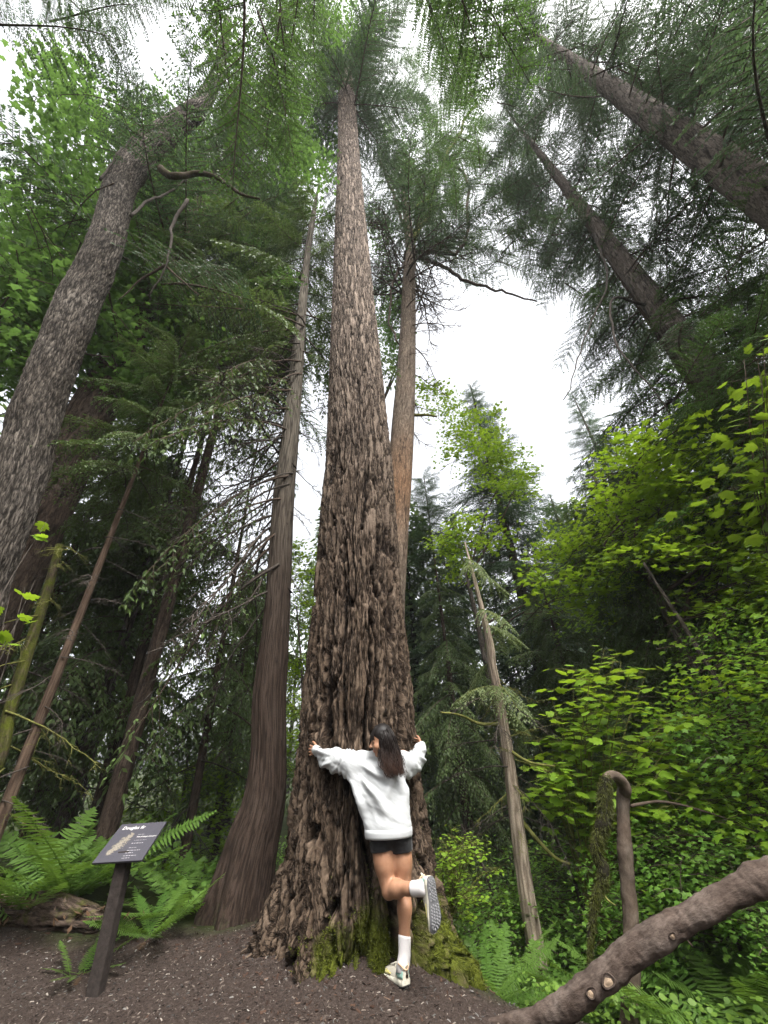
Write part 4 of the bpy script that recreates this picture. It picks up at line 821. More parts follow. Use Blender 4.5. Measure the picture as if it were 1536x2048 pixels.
px_limb(pole, [(1202, 1780, 4.25), (1215, 1800, 4.22), (1232, 1812, 4.2)], 6, 2, M_MOSSTWIG, 'twig')
px_limb(pole, [(1262, 1612, 4.5), (1310, 1602, 4.6), (1370, 1612, 4.7), (1440, 1635, 4.8), (1500, 1650, 4.9)], 6, 2, M_TWIG, 'twig')

rows = [(940, 2056, 20), (1000, 2046, 34), (1080, 2034, 62), (1160, 1994, 84), (1250, 1918, 92), (1330, 1866, 88), (1420, 1812, 84), (1500, 1770, 90), (1600, 1712, 96), (1720, 1640, 98)]
P, r = px_path(rows, [3.95, 3.9, 3.85, 3.75, 3.65, 3.55, 3.45, 3.4, 3.3, 3.2]); r = r*.52
limb = thing('fallen_limb', 'thick dark smooth barked limb arching up from the bottom toward the right edge', 'limb', (P[1][0], P[1][1], gz(P[1][0], P[1][1])))
def limb_lobes(RR, S, dirs, C):
    for s0, a in ((.28, .16), (.43, .12), (.60, .10), (.75, .08), (.52, .07)):
        RR = RR*(1+a*np.exp(-((S/S.max()-s0)/.030)**2)*(.5+.5*dirs[..., 2]))
    return RR
trunk(limb, P, r, M_LIMB, 110, 420, 'smooth', 1.5, limb_lobes, None, lambda V: np.clip(.15+.9*fbm(V*np.array([5, 5, 5.0]), 3, 88), 0, 1), lambda V, A: .0*V[:, 0])
M_WOUND = plain('healed wood', (.26, .19, .13), .8, .2, 30, .4, .01)
for px, py, a in ((1182, 1986, .021), (1216, 1962, .028), (1345, 1872, .014)):
    c = W(px, py, 3.55); d = CAM-c; d /= np.linalg.norm(d); ax = W(px+60, py-45, 3.5)-c; ax = ax-d*(ax@d); ax /= np.linalg.norm(ax); ay = np.cross(d, ax)
    k = int(np.argmin(np.linalg.norm(spline(P, 200)-c, axis=1))); cc = spline(np.column_stack([P, r]), 200)[k]; v = c-cc[:3]; v = v-d*(v@d); surf = cc[:3]+v+d*math.sqrt(max(cc[3]**2-v@v, .001))*1.02
    th = np.linspace(0, 2*math.pi, 20, endpoint=False); V = [surf+d*.008]; 
    for rr, h in ((.55, .006), (.85, -.002), (1.0, .014), (1.2, .012), (1.4, -.02)):
        j = 1+.08*np.sin(th*3+px)
        V += [surf+ax*a*1.35*rr*math.cos(t)*q+ay*a*rr*math.sin(t)*q+d*h for t, q in zip(th, j)]
    F3 = [(0, 1+i, 1+(i+1) % 20) for i in range(20)]; F4 = [(1+20*m+i, 1+20*(m+1)+i, 1+20*(m+1)+(i+1) % 20, 1+20*m+(i+1) % 20) for m in range(4) for i in range(20)]
    build('knot', np.array(V)-np.array(limb.location), [F4, F3], [M_WOUND, M_LIMB], limb, True, {'bc': np.array(V), 'fd': np.full(len(V), .6), 'moss': np.zeros(len(V))}, mi=[0 if m < 1 else 1 for m in range(4) for i in range(20)]+[0]*20)

# fallen log at the left edge of the path
P = spline(np.array([W(-120, 1842, 5.0), W(0, 1835, 5.05), W(60, 1815, 5.1), W(110, 1820, 5.12), W(165, 1850, 5.1), W(200, 1858, 5.08)]), 8); P[:, 2] = [gz(a, b)+.07 for a, b in P[:, :2]]
log = thing('fallen_log', 'rotting mossy log lying along the path edge behind the sign', 'log', P[4])
trunk(log, P, np.array([.11, .12, .11, .13, .15, .12, .10, .06]), M_DARKBARK, 60, 120, 'fir', .8, None, None, None, lambda V, A:   .22+.2*smoothstep(.1, .3, V[:, 2]))
mb = MB()
for k in range(160):
    c = P[rng.integers(0, 8)]+np.array([rng.normal(0, .2), -.06+rng.normal(0, .08), rng.uniform(0, .12)]); d = np.array([rng.normal(0, .6), rng.normal(-.2, .4), rng.normal(-.3, .5)]); d /= np.linalg.norm(d); s = np.cross(d, [0, 0, 1]); l = rng.uniform(.04, .1)
    mb.add([c, c+d*l*.5+s*l*.22, c+d*l, c+d*l*.5-s*l*.22], [(0, 1, 2, 3)])
o = mb.build('dead_leaves', M_DEADLEAF, log, False, origin=log.location); o['kind'] = 'stuff'

# ------------------------------------------------------------------ the sign
SY = min(np.arange(3.2, 5.0, .01), key=lambda Y: abs(W(192, 1988, Y)[2]-gz(*W(192, 1988, Y)[:2]))); SB = W(192, 1988, SY); sign = thing('sign', 'low grey interpretive sign on a dark post at the path edge', 'sign', SB)
def frame_box(c, ax, ay, az, hx, hy, hz):
    V = np.array([c+ax*hx*i+ay*hy*j+az*hz*k for i in (-1, 1) for j in (-1, 1) for k in (-1, 1)]); F = [(0, 1, 3, 2), (4, 6, 7, 5), (0, 4, 5, 1), (2, 3, 7, 6), (0, 2, 6, 4), (1, 5, 7, 3)]; return V, F
def bevel(o, w=.004, seg=2):
    b = o.modifiers.new('bevel', 'BEVEL'); b.width = w; b.segments = seg; b.limit_method = 'ANGLE'
M_SIGN = plain('sign panel', (.046, .044, .054), .55, .35, 60, .12); M_POST = plain('sign post wood', (.028, .022, .019), .85, .2, 25, .45, .01)
M_PRINT = plain('pale print', (.62, .6, .58), .6, .2); M_PRINT2 = plain('dim print', (.33, .32, .33), .6, .2); M_ART = plain('cone drawing', (.19, .17, .14), .7, .1, 160, .5)
# panel corners from the photograph: near-left, near-right, far-right, far-left
PL, PR = W(180, 1727, SY-.10), W(278, 1720, SY-.10); FRc = W(338, 1643, SY+.20); FLc = W(247, 1648, SY+.20)
ax = (PR-PL)+(FRc-FLc); ax /= np.linalg.norm(ax); cen = (PL+PR+FRc+FLc)/4; up_ = (FLc+FRc)/2-(PL+PR)/2; up_ = up_-ax*(up_@ax); hh = np.linalg.norm(up_)/2; up_ /= np.linalg.norm(up_); nz = np.cross(ax, up_)
hw = (np.linalg.norm(PR-PL)+np.linalg.norm(FRc-FLc))/4
V, F = frame_box(cen-nz*.008, ax, up_, nz, hw, hh, .008); o = build('panel', V-SB, [F], M_SIGN, sign, False); bevel(o, .002)
pt = cen-up_*hh*.35-nz*.02; pb = SB+np.array([0, 0, -.25]); pz = pt-pb; lp = np.linalg.norm(pz); pz /= lp; pxv = ax-pz*(ax@pz); pxv /= np.linalg.norm(pxv); pyv = np.cross(pz, pxv)
V, F = frame_box((pt+pb)/2, pxv, pyv, pz, .046, .046, lp/2); o = build('post', V-SB, [F], M_POST, sign, False); bevel(o, .005)
V, F = frame_box(cen-nz*.026-up_*hh*.25, ax, up_, nz, .09, hh*.5, .010); build('bracket', V-SB, [F], M_POST, sign, False)
def on_panel(u, v, h=.0015): return cen+ax*hw*u+up_*hh*v+nz*h
def text(body, u, v, size, mat, bold=0.0, shear=0.0):
    c = bpy.data.curves.new('lettering', 'FONT'); c.body = body; c.size = size; c.offset = bold; c.shear = shear; c.resolution_u = 2
    t = bpy.data.objects.new('tmp', c); dg = bpy.context.evaluated_depsgraph_get(); me = bpy.data.meshes.new_from_object(t); bpy.data.objects.remove(t); bpy.data.curves.remove(c)
    o = bpy.data.objects.new('lettering', me); me.materials.clear(); me.materials.append(mat); COL.objects.link(o); o.parent = sign; p = on_panel(u, v)-SB
    o.matrix_local = Matrix(((ax[0], up_[0], nz[0], p[0]), (ax[1], up_[1], nz[1], p[1]), (ax[2], up_[2], nz[2], p[2]), (0, 0, 0, 1)))
text('Douglas fir', -.80, .66, .046, M_PRINT, .0003, .15)
text('Pseudotsuga menziesii', .10, .18, .0195, M_PRINT, .0, .3)
# lines too small to read: flat printed strokes, one per word
mb = MB()
for v, u0, u1, h, mt in ((.33, .1, .40, .02, 0), (.02, .1, .62, .016, 0), (-.14, .08, .56, .035, 1), (-.36, .1, .42, .02, 0), (-.50, .1, .64, .03, 1), (-.62, .1, .42, .028, 1), (-.76, .1, .62, .028, 1), (-.87, .1, .42, .028, 1)):
    u = u0
    while u < u1:
        w = rng.uniform(.05, .13); h2 = h*rng.uniform(.7, 1)
        V = np.array([on_panel(a, b) for a, b in ((u, v), (min(u+w, u1), v), (min(u+w, u1)+.01, v+h2), (u+.01, v+h2))]); mb.add(V, [(0, 1, 2, 3)]); u += w+.03
mb.build('small_print', M_PRINT2, sign, False, origin=SB)
mb = MB()
for k in range(420):                        # the printed drawing of a cone and its scales
    t = rng.random(); lat = rng.normal(0, .30)*(.35+1.3*t*(1-t)*1.6); u = -.62+.45*t*1.05+lat*.30; v = -.62+1.02*t-lat*.25
    s = rng.uniform(.012, .04); a = rng.uniform(-.4, .9); V = np.array([on_panel(u+s*1.4*math.cos(a)*c-s*.6*math.sin(a)*d, v+s*2.2*math.sin(a)*c+s*.9*math.cos(a)*d, .0012+k*4e-7) for c, d in ((-1, -.5), (1, -.2), (.7, .5), (-.8, .6))]); mb.add(V, [(0, 1, 2, 3)])
mb.build('cone_picture', M_ART, sign, False, origin=SB)

# ------------------------------------------------------------------ the woman
class Grid:
    def __init__(s, lo, hi, h):
        s.lo = np.array(lo, float); s.h = h; s.n = np.ceil((np.array(hi)-s.lo)/h).astype(int)+1; s.F = np.full(s.n, 1.0, np.float32)
        s.ax = [s.lo[k]+np.arange(s.n[k])*h for k in range(3)]
    def box(s, lo, hi):
        a = np.maximum(0, np.floor((np.asarray(lo)-s.lo)/s.h).astype(int)); b = np.minimum(s.n, np.ceil((np.asarray(hi)-s.lo)/s.h).astype(int)+1)
        sl = tuple(slice(i, j) for i, j in zip(a, b)); X = np.stack(np.meshgrid(*[s.ax[k][sl[k]] for k in range(3)], indexing='ij'), -1); return sl, X
    def put(s, sl, d, k, sub=False):
        f = s.F[sl]
        if sub: d = -d; h = np.clip(.5-.5*(f-d)/k, 0, 1); s.F[sl] = f*(1-h)+d*h+k*h*(1-h); return
        h = np.clip(.5+.5*(d-f)/k, 0, 1); s.F[sl] = d*(1-h)+f*h-k*h*(1-h)
    def cone(s, a, b, ra, rb, k=.012):
        a, b = np.asarray(a, float), np.asarray(b, float); m = max(ra, rb)+k*1.5+.02; sl, X = s.box(np.minimum(a, b)-m, np.maximum(a, b)+m)
        ab = b-a; t = np.clip(((X-a)@ab)/max(ab@ab, 1e-9), 0, 1); d = np.linalg.norm(X-a-t[..., None]*ab, axis=-1)-(ra+(rb-ra)*t); s.put(sl, d, k)
    def ell(s, c, A, r, k=.012, sub=False):           # A rows: local axes
        c = np.asarray(c, float); r = np.asarray(r, float); m = r.max()+k*1.5+.02; sl, X = s.box(c-m, c+m); L = (X-c)@np.asarray(A).T
        q = np.linalg.norm(L/r, axis=-1); g = np.linalg.norm(L/r**2, axis=-1)+1e-9; s.put(sl, q*(q-1)/g, k, sub)
    def ecyl(s, a, b, u, ra, rb, k=.02, ends=True):   # elliptical tube a->b; u: first cross axis; ra, rb = (along u, other)
        a, b = np.asarray(a, float), np.asarray(b, float); ab = b-a; L = np.linalg.norm(ab); t0 = ab/L; u = u-t0*(u@t0); u = u/np.linalg.norm(u); v = np.cross(t0, u)
        m = max(*ra, *rb)+k*1.5+.03; sl, X = s.box(np.minimum(a, b)-m, np.maximum(a, b)+m); P = X-a; t = (P@t0); tt = np.clip(t/L, 0, 1)
        rx = ra[0]+(rb[0]-ra[0])*tt; ry = ra[1]+(rb[1]-ra[1])*tt; x = P@u; y = P@v; q = np.sqrt((x/rx)**2+(y/ry)**2); g = np.sqrt((x/rx**2)**2+(y/ry**2)**2)+1e-6
        d = q*(q-1)/g; d = np.maximum(d, np.maximum(-t, t-L)) if ends else np.maximum(d, np.maximum(-t-rx*.5, t-L-rx*.5)); s.put(sl, d, k)
    def zloft(s, z0, z1, fx, fy, frx, fry, k):
        sl, X = s.box((-9, -9, z0-.06), (9, 9, z1+.06)); z = s.ax[2][sl[2]]; x = (X[..., 0]-fx(z)); y = (X[..., 1]-fy(z)); rx = frx(z); ry = fry(z)
        q = np.sqrt((x/rx)**2+(y/ry)**2); g = np.sqrt((x/rx**2)**2+(y/ry**2)**2)+1e-6; d = q*(q-1)/g; d = np.maximum(d, np.maximum(z0-z, z-z1)); s.put(sl, d, k)
    def clip(s, c, n): 
        X = np.stack(np.meshgrid(*s.ax, indexing='ij'), -1); s.F = np.maximum(s.F, ((X-np.asarray(c))@np.asarray(n)).astype(np.float32))
    def mesh(s):
        F = s.F; ins = F < 0; c = np.zeros(s.n-1, np.int8)
        for i in (0, 1):
            for j in (0, 1):
                for k in (0, 1): c += ins[i:s.n[0]-1+i, j:s.n[1]-1+j, k:s.n[2]-1+k]
        act = np.argwhere((c > 0) & (c < 8)); ID = np.full(s.n-1, -1, np.int32); ID[tuple(act.T)] = np.arange(len(act))
        acc = np.zeros((len(act), 3)); cnt = np.zeros(len(act)); cor = [(i, j, k) for i in (0, 1) for j in (0, 1) for k in (0, 1)]
        val = {q: F[tuple((act+q).T)].astype(float) for q in cor}
        for p in cor:
            for d in range(3):
                if p[d] == 0:
                    q = list(p); q[d] = 1; q = tuple(q); a, b = val[p], val[q]; m = (a < 0) != (b < 0); t = np.where(m, a/np.where(m, a-b, 1), 0)
                    acc += m[:, None]*(np.array(p)+t[:, None]*(np.array(q)-np.array(p))); cnt += m
        V = s.lo+(act+acc/cnt[:, None])*s.h; quads = []
        for d in range(3):
            e, f = (d+1) % 3, (d+2) % 3; sa = [slice(1, -1)]*3; sa[d] = slice(0, -1); sb = list(sa); sb[d] = slice(1, None)
            A = ins[tuple(sa)]; B = ins[tuple(sb)]; w = np.argwhere(A != B); off = np.ones(3, int); off[d] = 0; w = w+off; inside = ins[tuple(w.T)]
            de = np.zeros(3, int); de[e] = 1; df = np.zeros(3, int); df[f] = 1
            q = np.stack([ID[tuple((w-de-df).T)], ID[tuple((w-df).T)], ID[tuple(w.T)], ID[tuple((w-de).T)]], -1); q[~inside] = q[~inside][:, ::-1]; quads.append(q)
        Q = np.vstack(quads); return V, Q[(Q >= 0).all(1)]
def vnormals(V, Q):
    n = np.cross(V[Q[:, 2]]-V[Q[:, 0]], V[Q[:, 3]]-V[Q[:, 1]]); N = np.zeros_like(V)
    for k in range(4): np.add.at(N, Q[:, k], n)
    return N/(np.linalg.norm(N, axis=1)[:, None]+1e-12)
def unit(v): v = np.asarray(v, float); return v/np.linalg.norm(v)

def skin_mat():
    m, ns, ls = newmat('skin'); tc = ns.new('ShaderNodeTexCoord').outputs['Object']; n = noise(ns, ls, tc, 24, 4, .6)
    r = ramp(ns, [(.3, (.29, .150, .088)), (.7, (.36, .192, .116))]); ls.new(n, r.inputs[0]); col = mixc(ns, ls, attr(ns, 'lip').outputs['Fac'], r.outputs[0], (.36, .10, .085))
    p = finish(ns, ls, col, .42, .35); p.inputs['Subsurface Weight'].default_value = .12; p.inputs['Subsurface Radius'].default_value = (.012, .005, .003); return m
def cloth_mat(name, col, sc=420, amt=.1, bump=.0012, rough=.9):
    m, ns, ls = newmat(name); tc = ns.new('ShaderNodeTexCoord').outputs['Object']; n = noise(ns, ls, tc, sc, 3, .6); n2 = noise(ns, ls, tc, 9, 3, .5)
    r = ramp(ns, [(.3, tuple(x*(1-amt) for x in col)), (.7, col)]); ls.new(n2, r.inputs[0]); p = finish(ns, ls, r.outputs[0], rough, .1, n, bump, .6); p.inputs['Sheen Weight'].default_value = .15; return m
M_SKIN = skin_mat(); M_SHIRT = cloth_mat('white fleece', (.44, .452, .456)); M_SHORT = cloth_mat('black stretch', (.006, .006, .007), 300, .2, .001, .7); M_SOCK = cloth_mat('white sock', (.66, .63, .62))
M_HAIR, ns, ls = newmat('dark hair'); hr = ramp(ns, [(0, (.008, .0065, .006)), (.45, (.016, .0105, .0085)), (1, (.066, .034, .023))]); ls.new(attr(ns, 'rnd').outputs['Fac'], hr.inputs[0]); hp = finish(ns, ls, hr.outputs[0], .5, .22)
M_CREAM = cloth_mat('cream shoe', (.56, .52, .43), 260, .15); M_MIDS = plain('cream midsole', (.60, .57, .47), .6, .3, 60, .1); M_MINT = cloth_mat('mint panel', (.26, .42, .36), 260, .15); M_YEL = cloth_mat('pale yellow panel', (.56, .50, .18), 260, .15)
M_OUT = plain('grey outsole', (.10, .10, .105), .7, .3, 60, .2); M_LUG = plain('grey lug', (.20, .20, .205), .7, .3, 60, .2); M_OUTD = plain('dark outsole', (.035, .032, .03), .8, .2); M_PEACH = cloth_mat('peach lining', (.60, .40, .26), 200, .1); M_RING = plain('silver ring', (.7, .7, .75), .2, .8)

hipL, hipR = W(760, 1668, 4.16), W(799, 1670, 4.19)
kneeR, ankR = W(809, 1775, 4.22), W(809, 1913, 4.17); kneeL, ankL = W(777, 1780, 4.17), W(834, 1777, 3.95)
shL, shR = W(724, 1514, 4.23), W(806, 1514, 4.24); elL, wrL = W(672, 1518, 4.30), W(636, 1502, 4.375); elR, wrR = W(834, 1520, 4.44), W(843, 1491, 4.66)
waist, chest, neck = W(773, 1628, 4.17), W(768, 1560, 4.18), W(770, 1514, 4.17)
head = W(763, 1481, 4.09); hX = unit((-.96, -.16, -.20)); hZ = unit(np.array([.10, .05, 1])-hX*(np.array([.10, .05, 1])@hX)); hY = np.cross(hZ, hX); HA = np.array([hX, hY, hZ])
def H(x, y, z): return head+hX*x+hY*y+hZ*z
person = thing('person', 'woman in white sweatshirt and black shorts hugging the huge trunk, one leg kicked up', 'person', (ankR[0], ankR[1], gz(ankR[0], ankR[1])))
PO = np.array(person.location)
G = Grid((-1.0, 3.80, -.05), (.36, 4.92, 1.72), .0052)
# legs
def leg(hip, knee, ank, back):
    G.cone(hip, hip+(knee-hip)*.55, .094, .078, .03); G.cone(hip+(knee-hip)*.5, knee, .079, .056, .03); G.cone(knee+(ank-knee)*.05, knee+(ank-knee)*.34, .053, .052, .03)
    c = knee+(ank-knee)*.30+back*.012; G.cone(c, knee+(ank-knee)*.75, .054, .038, .03); G.cone(knee+(ank-knee)*.7, ank, .038, .035, .02)
leg(hipL, kneeL, ankL, np.array([0, .1, .9])); leg(hipR, kneeR, ankR, np.array([0, -1.0, 0]))
sRx = unit(np.array([-.55, .83, 0])); hlR = W(812, 1950, 4.10); hlR[2] = gz(*hlR[:2])+.012
hlL = W(862, 1757, 3.86); toL = W(873, 1866, 3.845); sLx = unit(toL-hlL); nsl = unit(ankL-hlL); sLz = unit(nsl-sLx*(nsl@sLx)); sLz = unit(sLz+np.array([.0, .40, 0])); sLz = unit(sLz-sLx*(sLz@sLx))
for hl, X_, Z_, ank in ((hlR, sRx, np.array([0, 0, 1.0]), ankR), (hlL, sLx, sLz, ankL)):
    G.cone(ank, hl+X_*.05+Z_*.045, .034, .032, .02); G.cone(hl+X_*.06+Z_*.05, hl+X_*.20+Z_*.03, .03, .024, .02)
# trunk of the body
G.ell((hipL+hipR)/2+np.array([0, 0, .03]), np.eye(3), (.165, .105, .13), .04); G.cone((hipL+hipR)/2+[0, 0, .06], waist, .105, .10, .04); G.ell(chest, np.eye(3), (.145, .075, .18), .04); G.cone(waist, chest, .10, .10, .04)
G.cone(chest+[0, 0, .1], neck, .09, .05, .03); G.cone(neck, H(-.025, 0, -.06), .050, .048, .02)
for sh, el, wr in ((shL, elL, wrL), (shR, elR, wrR)): G.cone(chest+[0, 0, .12], sh, .07, .055, .03); G.cone(sh, el, .050, .040, .02); G.cone(el, wr, .040, .026, .02)
# head and face
G.ell(H(-.012, 0, .035), HA, (.094, .074, .088), .02); G.ell(H(.034, 0, -.030), HA, (.056, .056, .082), .025); G.cone(H(.02, 0, -.075), H(.066, 0, -.098), .042, .018, .025)
for e in (-1, 1):
    G.ell(H(.058, .034*e, -.034), HA, (.028, .024, .024), .02); G.ell(H(.086, .031*e, .004), HA, (.012, .017, .010), .012, True); G.ell(H(.070, .030*e, .004), HA, (.016, .015, .012), .006)
    G.ell(H(-.005, .074*e, -.012), HA, (.018, .010, .030), .006)
G.cone(H(.084, 0, .012), H(.110, 0, -.026), .008, .0125, .010); G.ell(H(.096, .011, -.030), HA, (.010, .008, .007), .006); G.ell(H(.096, -.011, -.030), HA, (.010, .008, .007), .006)
G.ell(H(.086, 0, -.055), HA, (.011, .022, .0055), .006); G.ell(H(.084, 0, -.068), HA, (.011, .019, .0065), .006)
# hands
def hand(wr, f, n, s, ring=False):            # f along fingers, n towards the bark, s towards the thumb
    f = unit(f); n = unit(n-f*(n@f)); s = unit(s-f*(s@f)-n*(s@n))
    for e, r in ((.026, .014), (.009, .0155), (-.009, .015), (-.026, .0135)): G.cone(wr+f*.012, wr+f*.078+s*e, .020, r, .012)
    tips = []
    for e, l, r, spr in ((.030, .070, .0088, .16), (.010, .080, .0090, .03), (-.011, .074, .0088, -.10), (-.031, .056, .0080, -.24)):
        a = wr+f*.080+s*e; d = unit(f+s*spr+n*.10); b = a+d*l*.45; d2 = unit(d+n*.35); c = b+d2*l*.32; d3 = unit(d2+n*.40); q = c+d3*l*.25
        G.cone(a, b, r*1.12, r, .005); G.cone(b, c, r, r*.92, .004); G.cone(c, q, r*.92, r*.78, .004); tips.append((a, b, d, r))
    t0 = wr+f*.022+s*.022; t1 = wr+f*.052+s*.052-n*.004; t2 = t1+unit(f*.9+s*.55+n*.15)*.030; t3 = t2+unit(f+s*.25+n*.3)*.024; G.cone(t0, t1, .016, .0115, .01); G.cone(t1, t2, .0112, .0100, .005); G.cone(t2, t3, .0100, .0080, .004)
    return tips
axisL = unit(np.array([TX, TY, wrL[2]])-wrL); tL = hand(wrL+axisL*.012, np.array([-.84, .53, .10]), axisL, np.array([0, 0, 1.0])-.2*axisL)
axisR = unit(np.array([TX, TY, wrR[2]])-wrR); hand(wrR, np.array([-.25, .93, .25]), axisR, np.array([0, 0, 1.0]))
V, Q = G.mesh(); lip = np.zeros(len(V)); Lh = (V-head)@HA.T
lip = np.clip(1.6-np.linalg.norm((Lh-[.092, 0, -.0615])/[.012, .023, .0125], axis=1)*1.3, 0, 1)*.8
build('body', V-PO, [Q], M_SKIN, person, True, {'lip': lip})
for e in (-1, 1):
    bm_c = H(.0775, .030*e, .003); th = np.linspace(0, math.pi, 7); ph = np.linspace(0, 2*math.pi, 11)[:-1]
    mb = MB(); C = np.array([H(.0885-.0055*abs(t)**1.5*1.3, (.030+.014*t)*e, .002-.003*(1-t*t)) for t in np.linspace(-1, 1, 9)]); mb.tube(C, [.0012]+[.0022]*7+[.001], 4, 0); mb.build('eyelash', M_HAIR, person, origin=PO)
    mb = MB(); C = np.array([H(.0900-.012*abs(t)**1.6, (.032+.019*t)*e, .024-.004*t*t) for t in np.linspace(-1, 1, 7)]); mb.tube(C, [.002, .003, .0032, .003, .003, .002, .001], 4, 0); mb.build('eyebrow', M_HAIR, person, origin=PO)
a, b, d, r = tL[1]; C = [a+(b-a)*.35+r*1.12*(math.cos(t)*unit(np.cross(d, [0, 0, 1]))+math.sin(t)*unit(np.cross(d, np.cross(d, [0, 0, 1])))) for t in np.linspace(0, 6.2, 13)]
mb = MB(); mb.tube(C, .0022, 4); mb.build('ring', M_RING, person, origin=PO)

# sweatshirt
G = Grid((-.86, 3.92, .74), (.40, 4.80, 1.50), .0075); ux = np.array([1.0, .05, 0])
b0, b1, b2, b3 = W(777, 1662, 4.16), W(772, 1600, 4.165), W(764, 1552, 4.175), W(765, 1511, 4.19)
G.cone(W(728, 1521, 4.215), W(768, 1512, 4.185), .075, .080, .03); G.cone(W(803, 1521, 4.215), W(768, 1512, 4.185), .075, .080, .03)
kz = np.array([b0[2]-.06, b0[2], b1[2], b2[2], b2[2]+.10, b3[2]+.01])
def zcurve(vals): return lambda z: sum(np.interp(z+o, kz, vals) for o in (-.05, -.025, 0, .025, .05))/5
G.zloft(kz[0], kz[-1], zcurve([b0[0], b0[0], b1[0], b2[0], .5*(b2[0]+b3[0]), b3[0]]), zcurve([4.16, 4.16, 4.165, 4.175, 4.185, 4.19]), zcurve([.197, .197, .196, .206, .190, .13]), zcurve([.134, .134, .124, .118, .105, .075]), .05)
sl = [(W(722, 1527, 4.225), .100), (W(698, 1525, 4.245), .097), (W(668, 1519, 4.275), .088), (W(649, 1511, 4.325), .070), (W(637, 1503, 4.37), .047), (W(632, 1500, 4.385), .040)]
for (a, ra), (b, rb) in zip(sl, sl[1:]): G.cone(a, b, ra, rb, .03)
G.cone(W(705, 1540, 4.21), W(735, 1600, 4.17), .070, .09, .06)
sr = [(W(800, 1530, 4.22), .105), (W(818, 1530, 4.31), .092), (W(833, 1520, 4.43), .074), (W(840, 1502, 4.56), .054), (W(843, 1493, 4.635), .041)]
for (a, ra), (b, rb) in zip(sr, sr[1:]): G.cone(a, b, ra, rb, .03)
hemz = W(776, 1680, 4.04)[2]+.028
G.clip((0, 0, hemz), unit((.02, 0, -1)))
dl = unit(sl[-1][0]-sl[-2][0]); G.clip(sl[-1][0], dl*1.0)
V, Q = G.mesh(); N = vnormals(V, Q)
def folds(V, c, k, s, amp, r0, r1, wob=6.0):
    d = V-np.asarray(c); r = np.linalg.norm(d, axis=1); a = np.arctan2(d[:, 2], d[:, 0]); w = perlin(V*wob, s)*.5
    x = a*k+w*2.2; f = np.cos(x)+.35*np.cos(2*x); return amp*f*smoothstep(r0*.45, r0, r)*smoothstep(r1, r0, r)
dsp = folds(V, W(690, 1515, 4.05), 15, 3, .016, .34, .70, 5.0)+folds(V, W(822, 1500, 4.1), 11, 4, .011, .30, .55, 5.0)+.011*fbm(V*np.array([6, 6, 11])+.5*np.stack([V[:, 2]*6, 0*V[:, 0], V[:, 0]*9], -1), 3, 6)
# sleeve wrinkles across the arm and sag over the hem
al = (V-sl[0][0])@unit(sl[3][0]-sl[0][0]); onl = smoothstep(.0, .12, al)*(V[:, 2] > 1.15)
dsp = dsp+onl*.010*np.abs(perlin(np.stack([al*22+V[:, 2]*9, V[:, 1]*5, V[:, 2]*6], -1), 8))*2-onl*.004
dsp = dsp*smoothstep(hemz+.02, hemz+.09, V[:, 2])+.003*np.exp(-((V[:, 2]-hemz-.055)/.03)**2)*(.7+.3*perlin(V*np.array([14, 14, 3]), 14))-.006*smoothstep(hemz+.03, hemz, V[:, 2])
shirt = build('sweatshirt', V+N*dsp[:, None]-PO, [Q], M_SHIRT, person, True)
def band(name, pts, rx, ry, u, n=72, rib=0.0, mat=None, parent=None, ribs=36, thick=.006):
    """a knitted band: rings through pts (closed tube wall with thickness)"""
    pts = np.asarray(pts, float); t0 = unit(pts[-1]-pts[0]); u = unit(np.asarray(u)-t0*(np.asarray(u)@t0)); v = np.cross(t0, u); th = np.arange(n)*2*math.pi/n; rb = 1+rib*np.cos(th*ribs); m = len(pts)
    prof = [(k, 0) for k in range(m)]+[(k, -thick) for k in range(m-1, -1, -1)]; Vs = []
    for k, o in prof: Vs.append(pts[k]+((rx[k]+o)*np.cos(th)*rb)[:, None]*u+((ry[k]+o)*np.sin(th)*rb)[:, None]*v)
    V = np.vstack(Vs); M = len(prof); F = [(a*n+i, a*n+(i+1) % n, ((a+1) % M)*n+(i+1) % n, ((a+1) % M)*n+i) for a in range(M) for i in range(n)]
    return build(name, V-PO, [np.array(F)], mat, parent, True)
hc = np.array([b0[0], b0[1], hemz])
band('hem', [hc+[0, 0, -.028+.062*q] for q in (0, .25, .6, 1)], [.194, .198, .200, .200], [.134, .138, .139, .139], ux, 120, .006, M_SHIRT, person, 60)
cf = unit(W(633, 1501, 4.383)-sl[-2][0]); band('cuff', [sl[-1][0]+cf*q for q in (-.035, -.01, .012, .024)], [.040, .041, .039, .036], [.040, .041, .039, .036], np.array([0, 0, 1.0]), 48, .012, M_SHIRT, person, 24)
cf = unit(sr[-1][0]-sr[-2][0]); band('cuff', [sr[-1][0]+cf*q for q in (-.02, .0, .022, .036)], [.041, .041, .039, .036], [.041, .041, .039, .036], np.array([0, 0, 1.0]), 48, .012, M_SHIRT, person, 24)
# shorts
hm = (hipL+hipR)/2; G = Grid(hm-[.27, .24, .26], hm+[.27, .24, .2], .0062)
G.ell(hm+np.array([0, 0, .03]), np.eye(3), (.168, .112, .14), .03)
for hp, kn, q in ((hipL, kneeL, .30), (hipR, kneeR, .31)): G.ecyl(hp+[0, 0, .05], hp+(kn-hp)*q, ux, (.100, .106), (.097, .099), .025, True)
G.ell(hipL+np.array([.02, -.05, .0]), np.eye(3), (.085, .07, .085), .03); G.ell(hipR+np.array([-.01, -.05, .0]), np.eye(3), (.085, .07, .085), .03)
V, Q = G.mesh(); N = vnormals(V, Q); build('shorts', V+N*(.0035*fbm(V*np.array([20, 20, 45]), 2, 61))[:, None]-PO, [Q], M_SHORT, person, True)
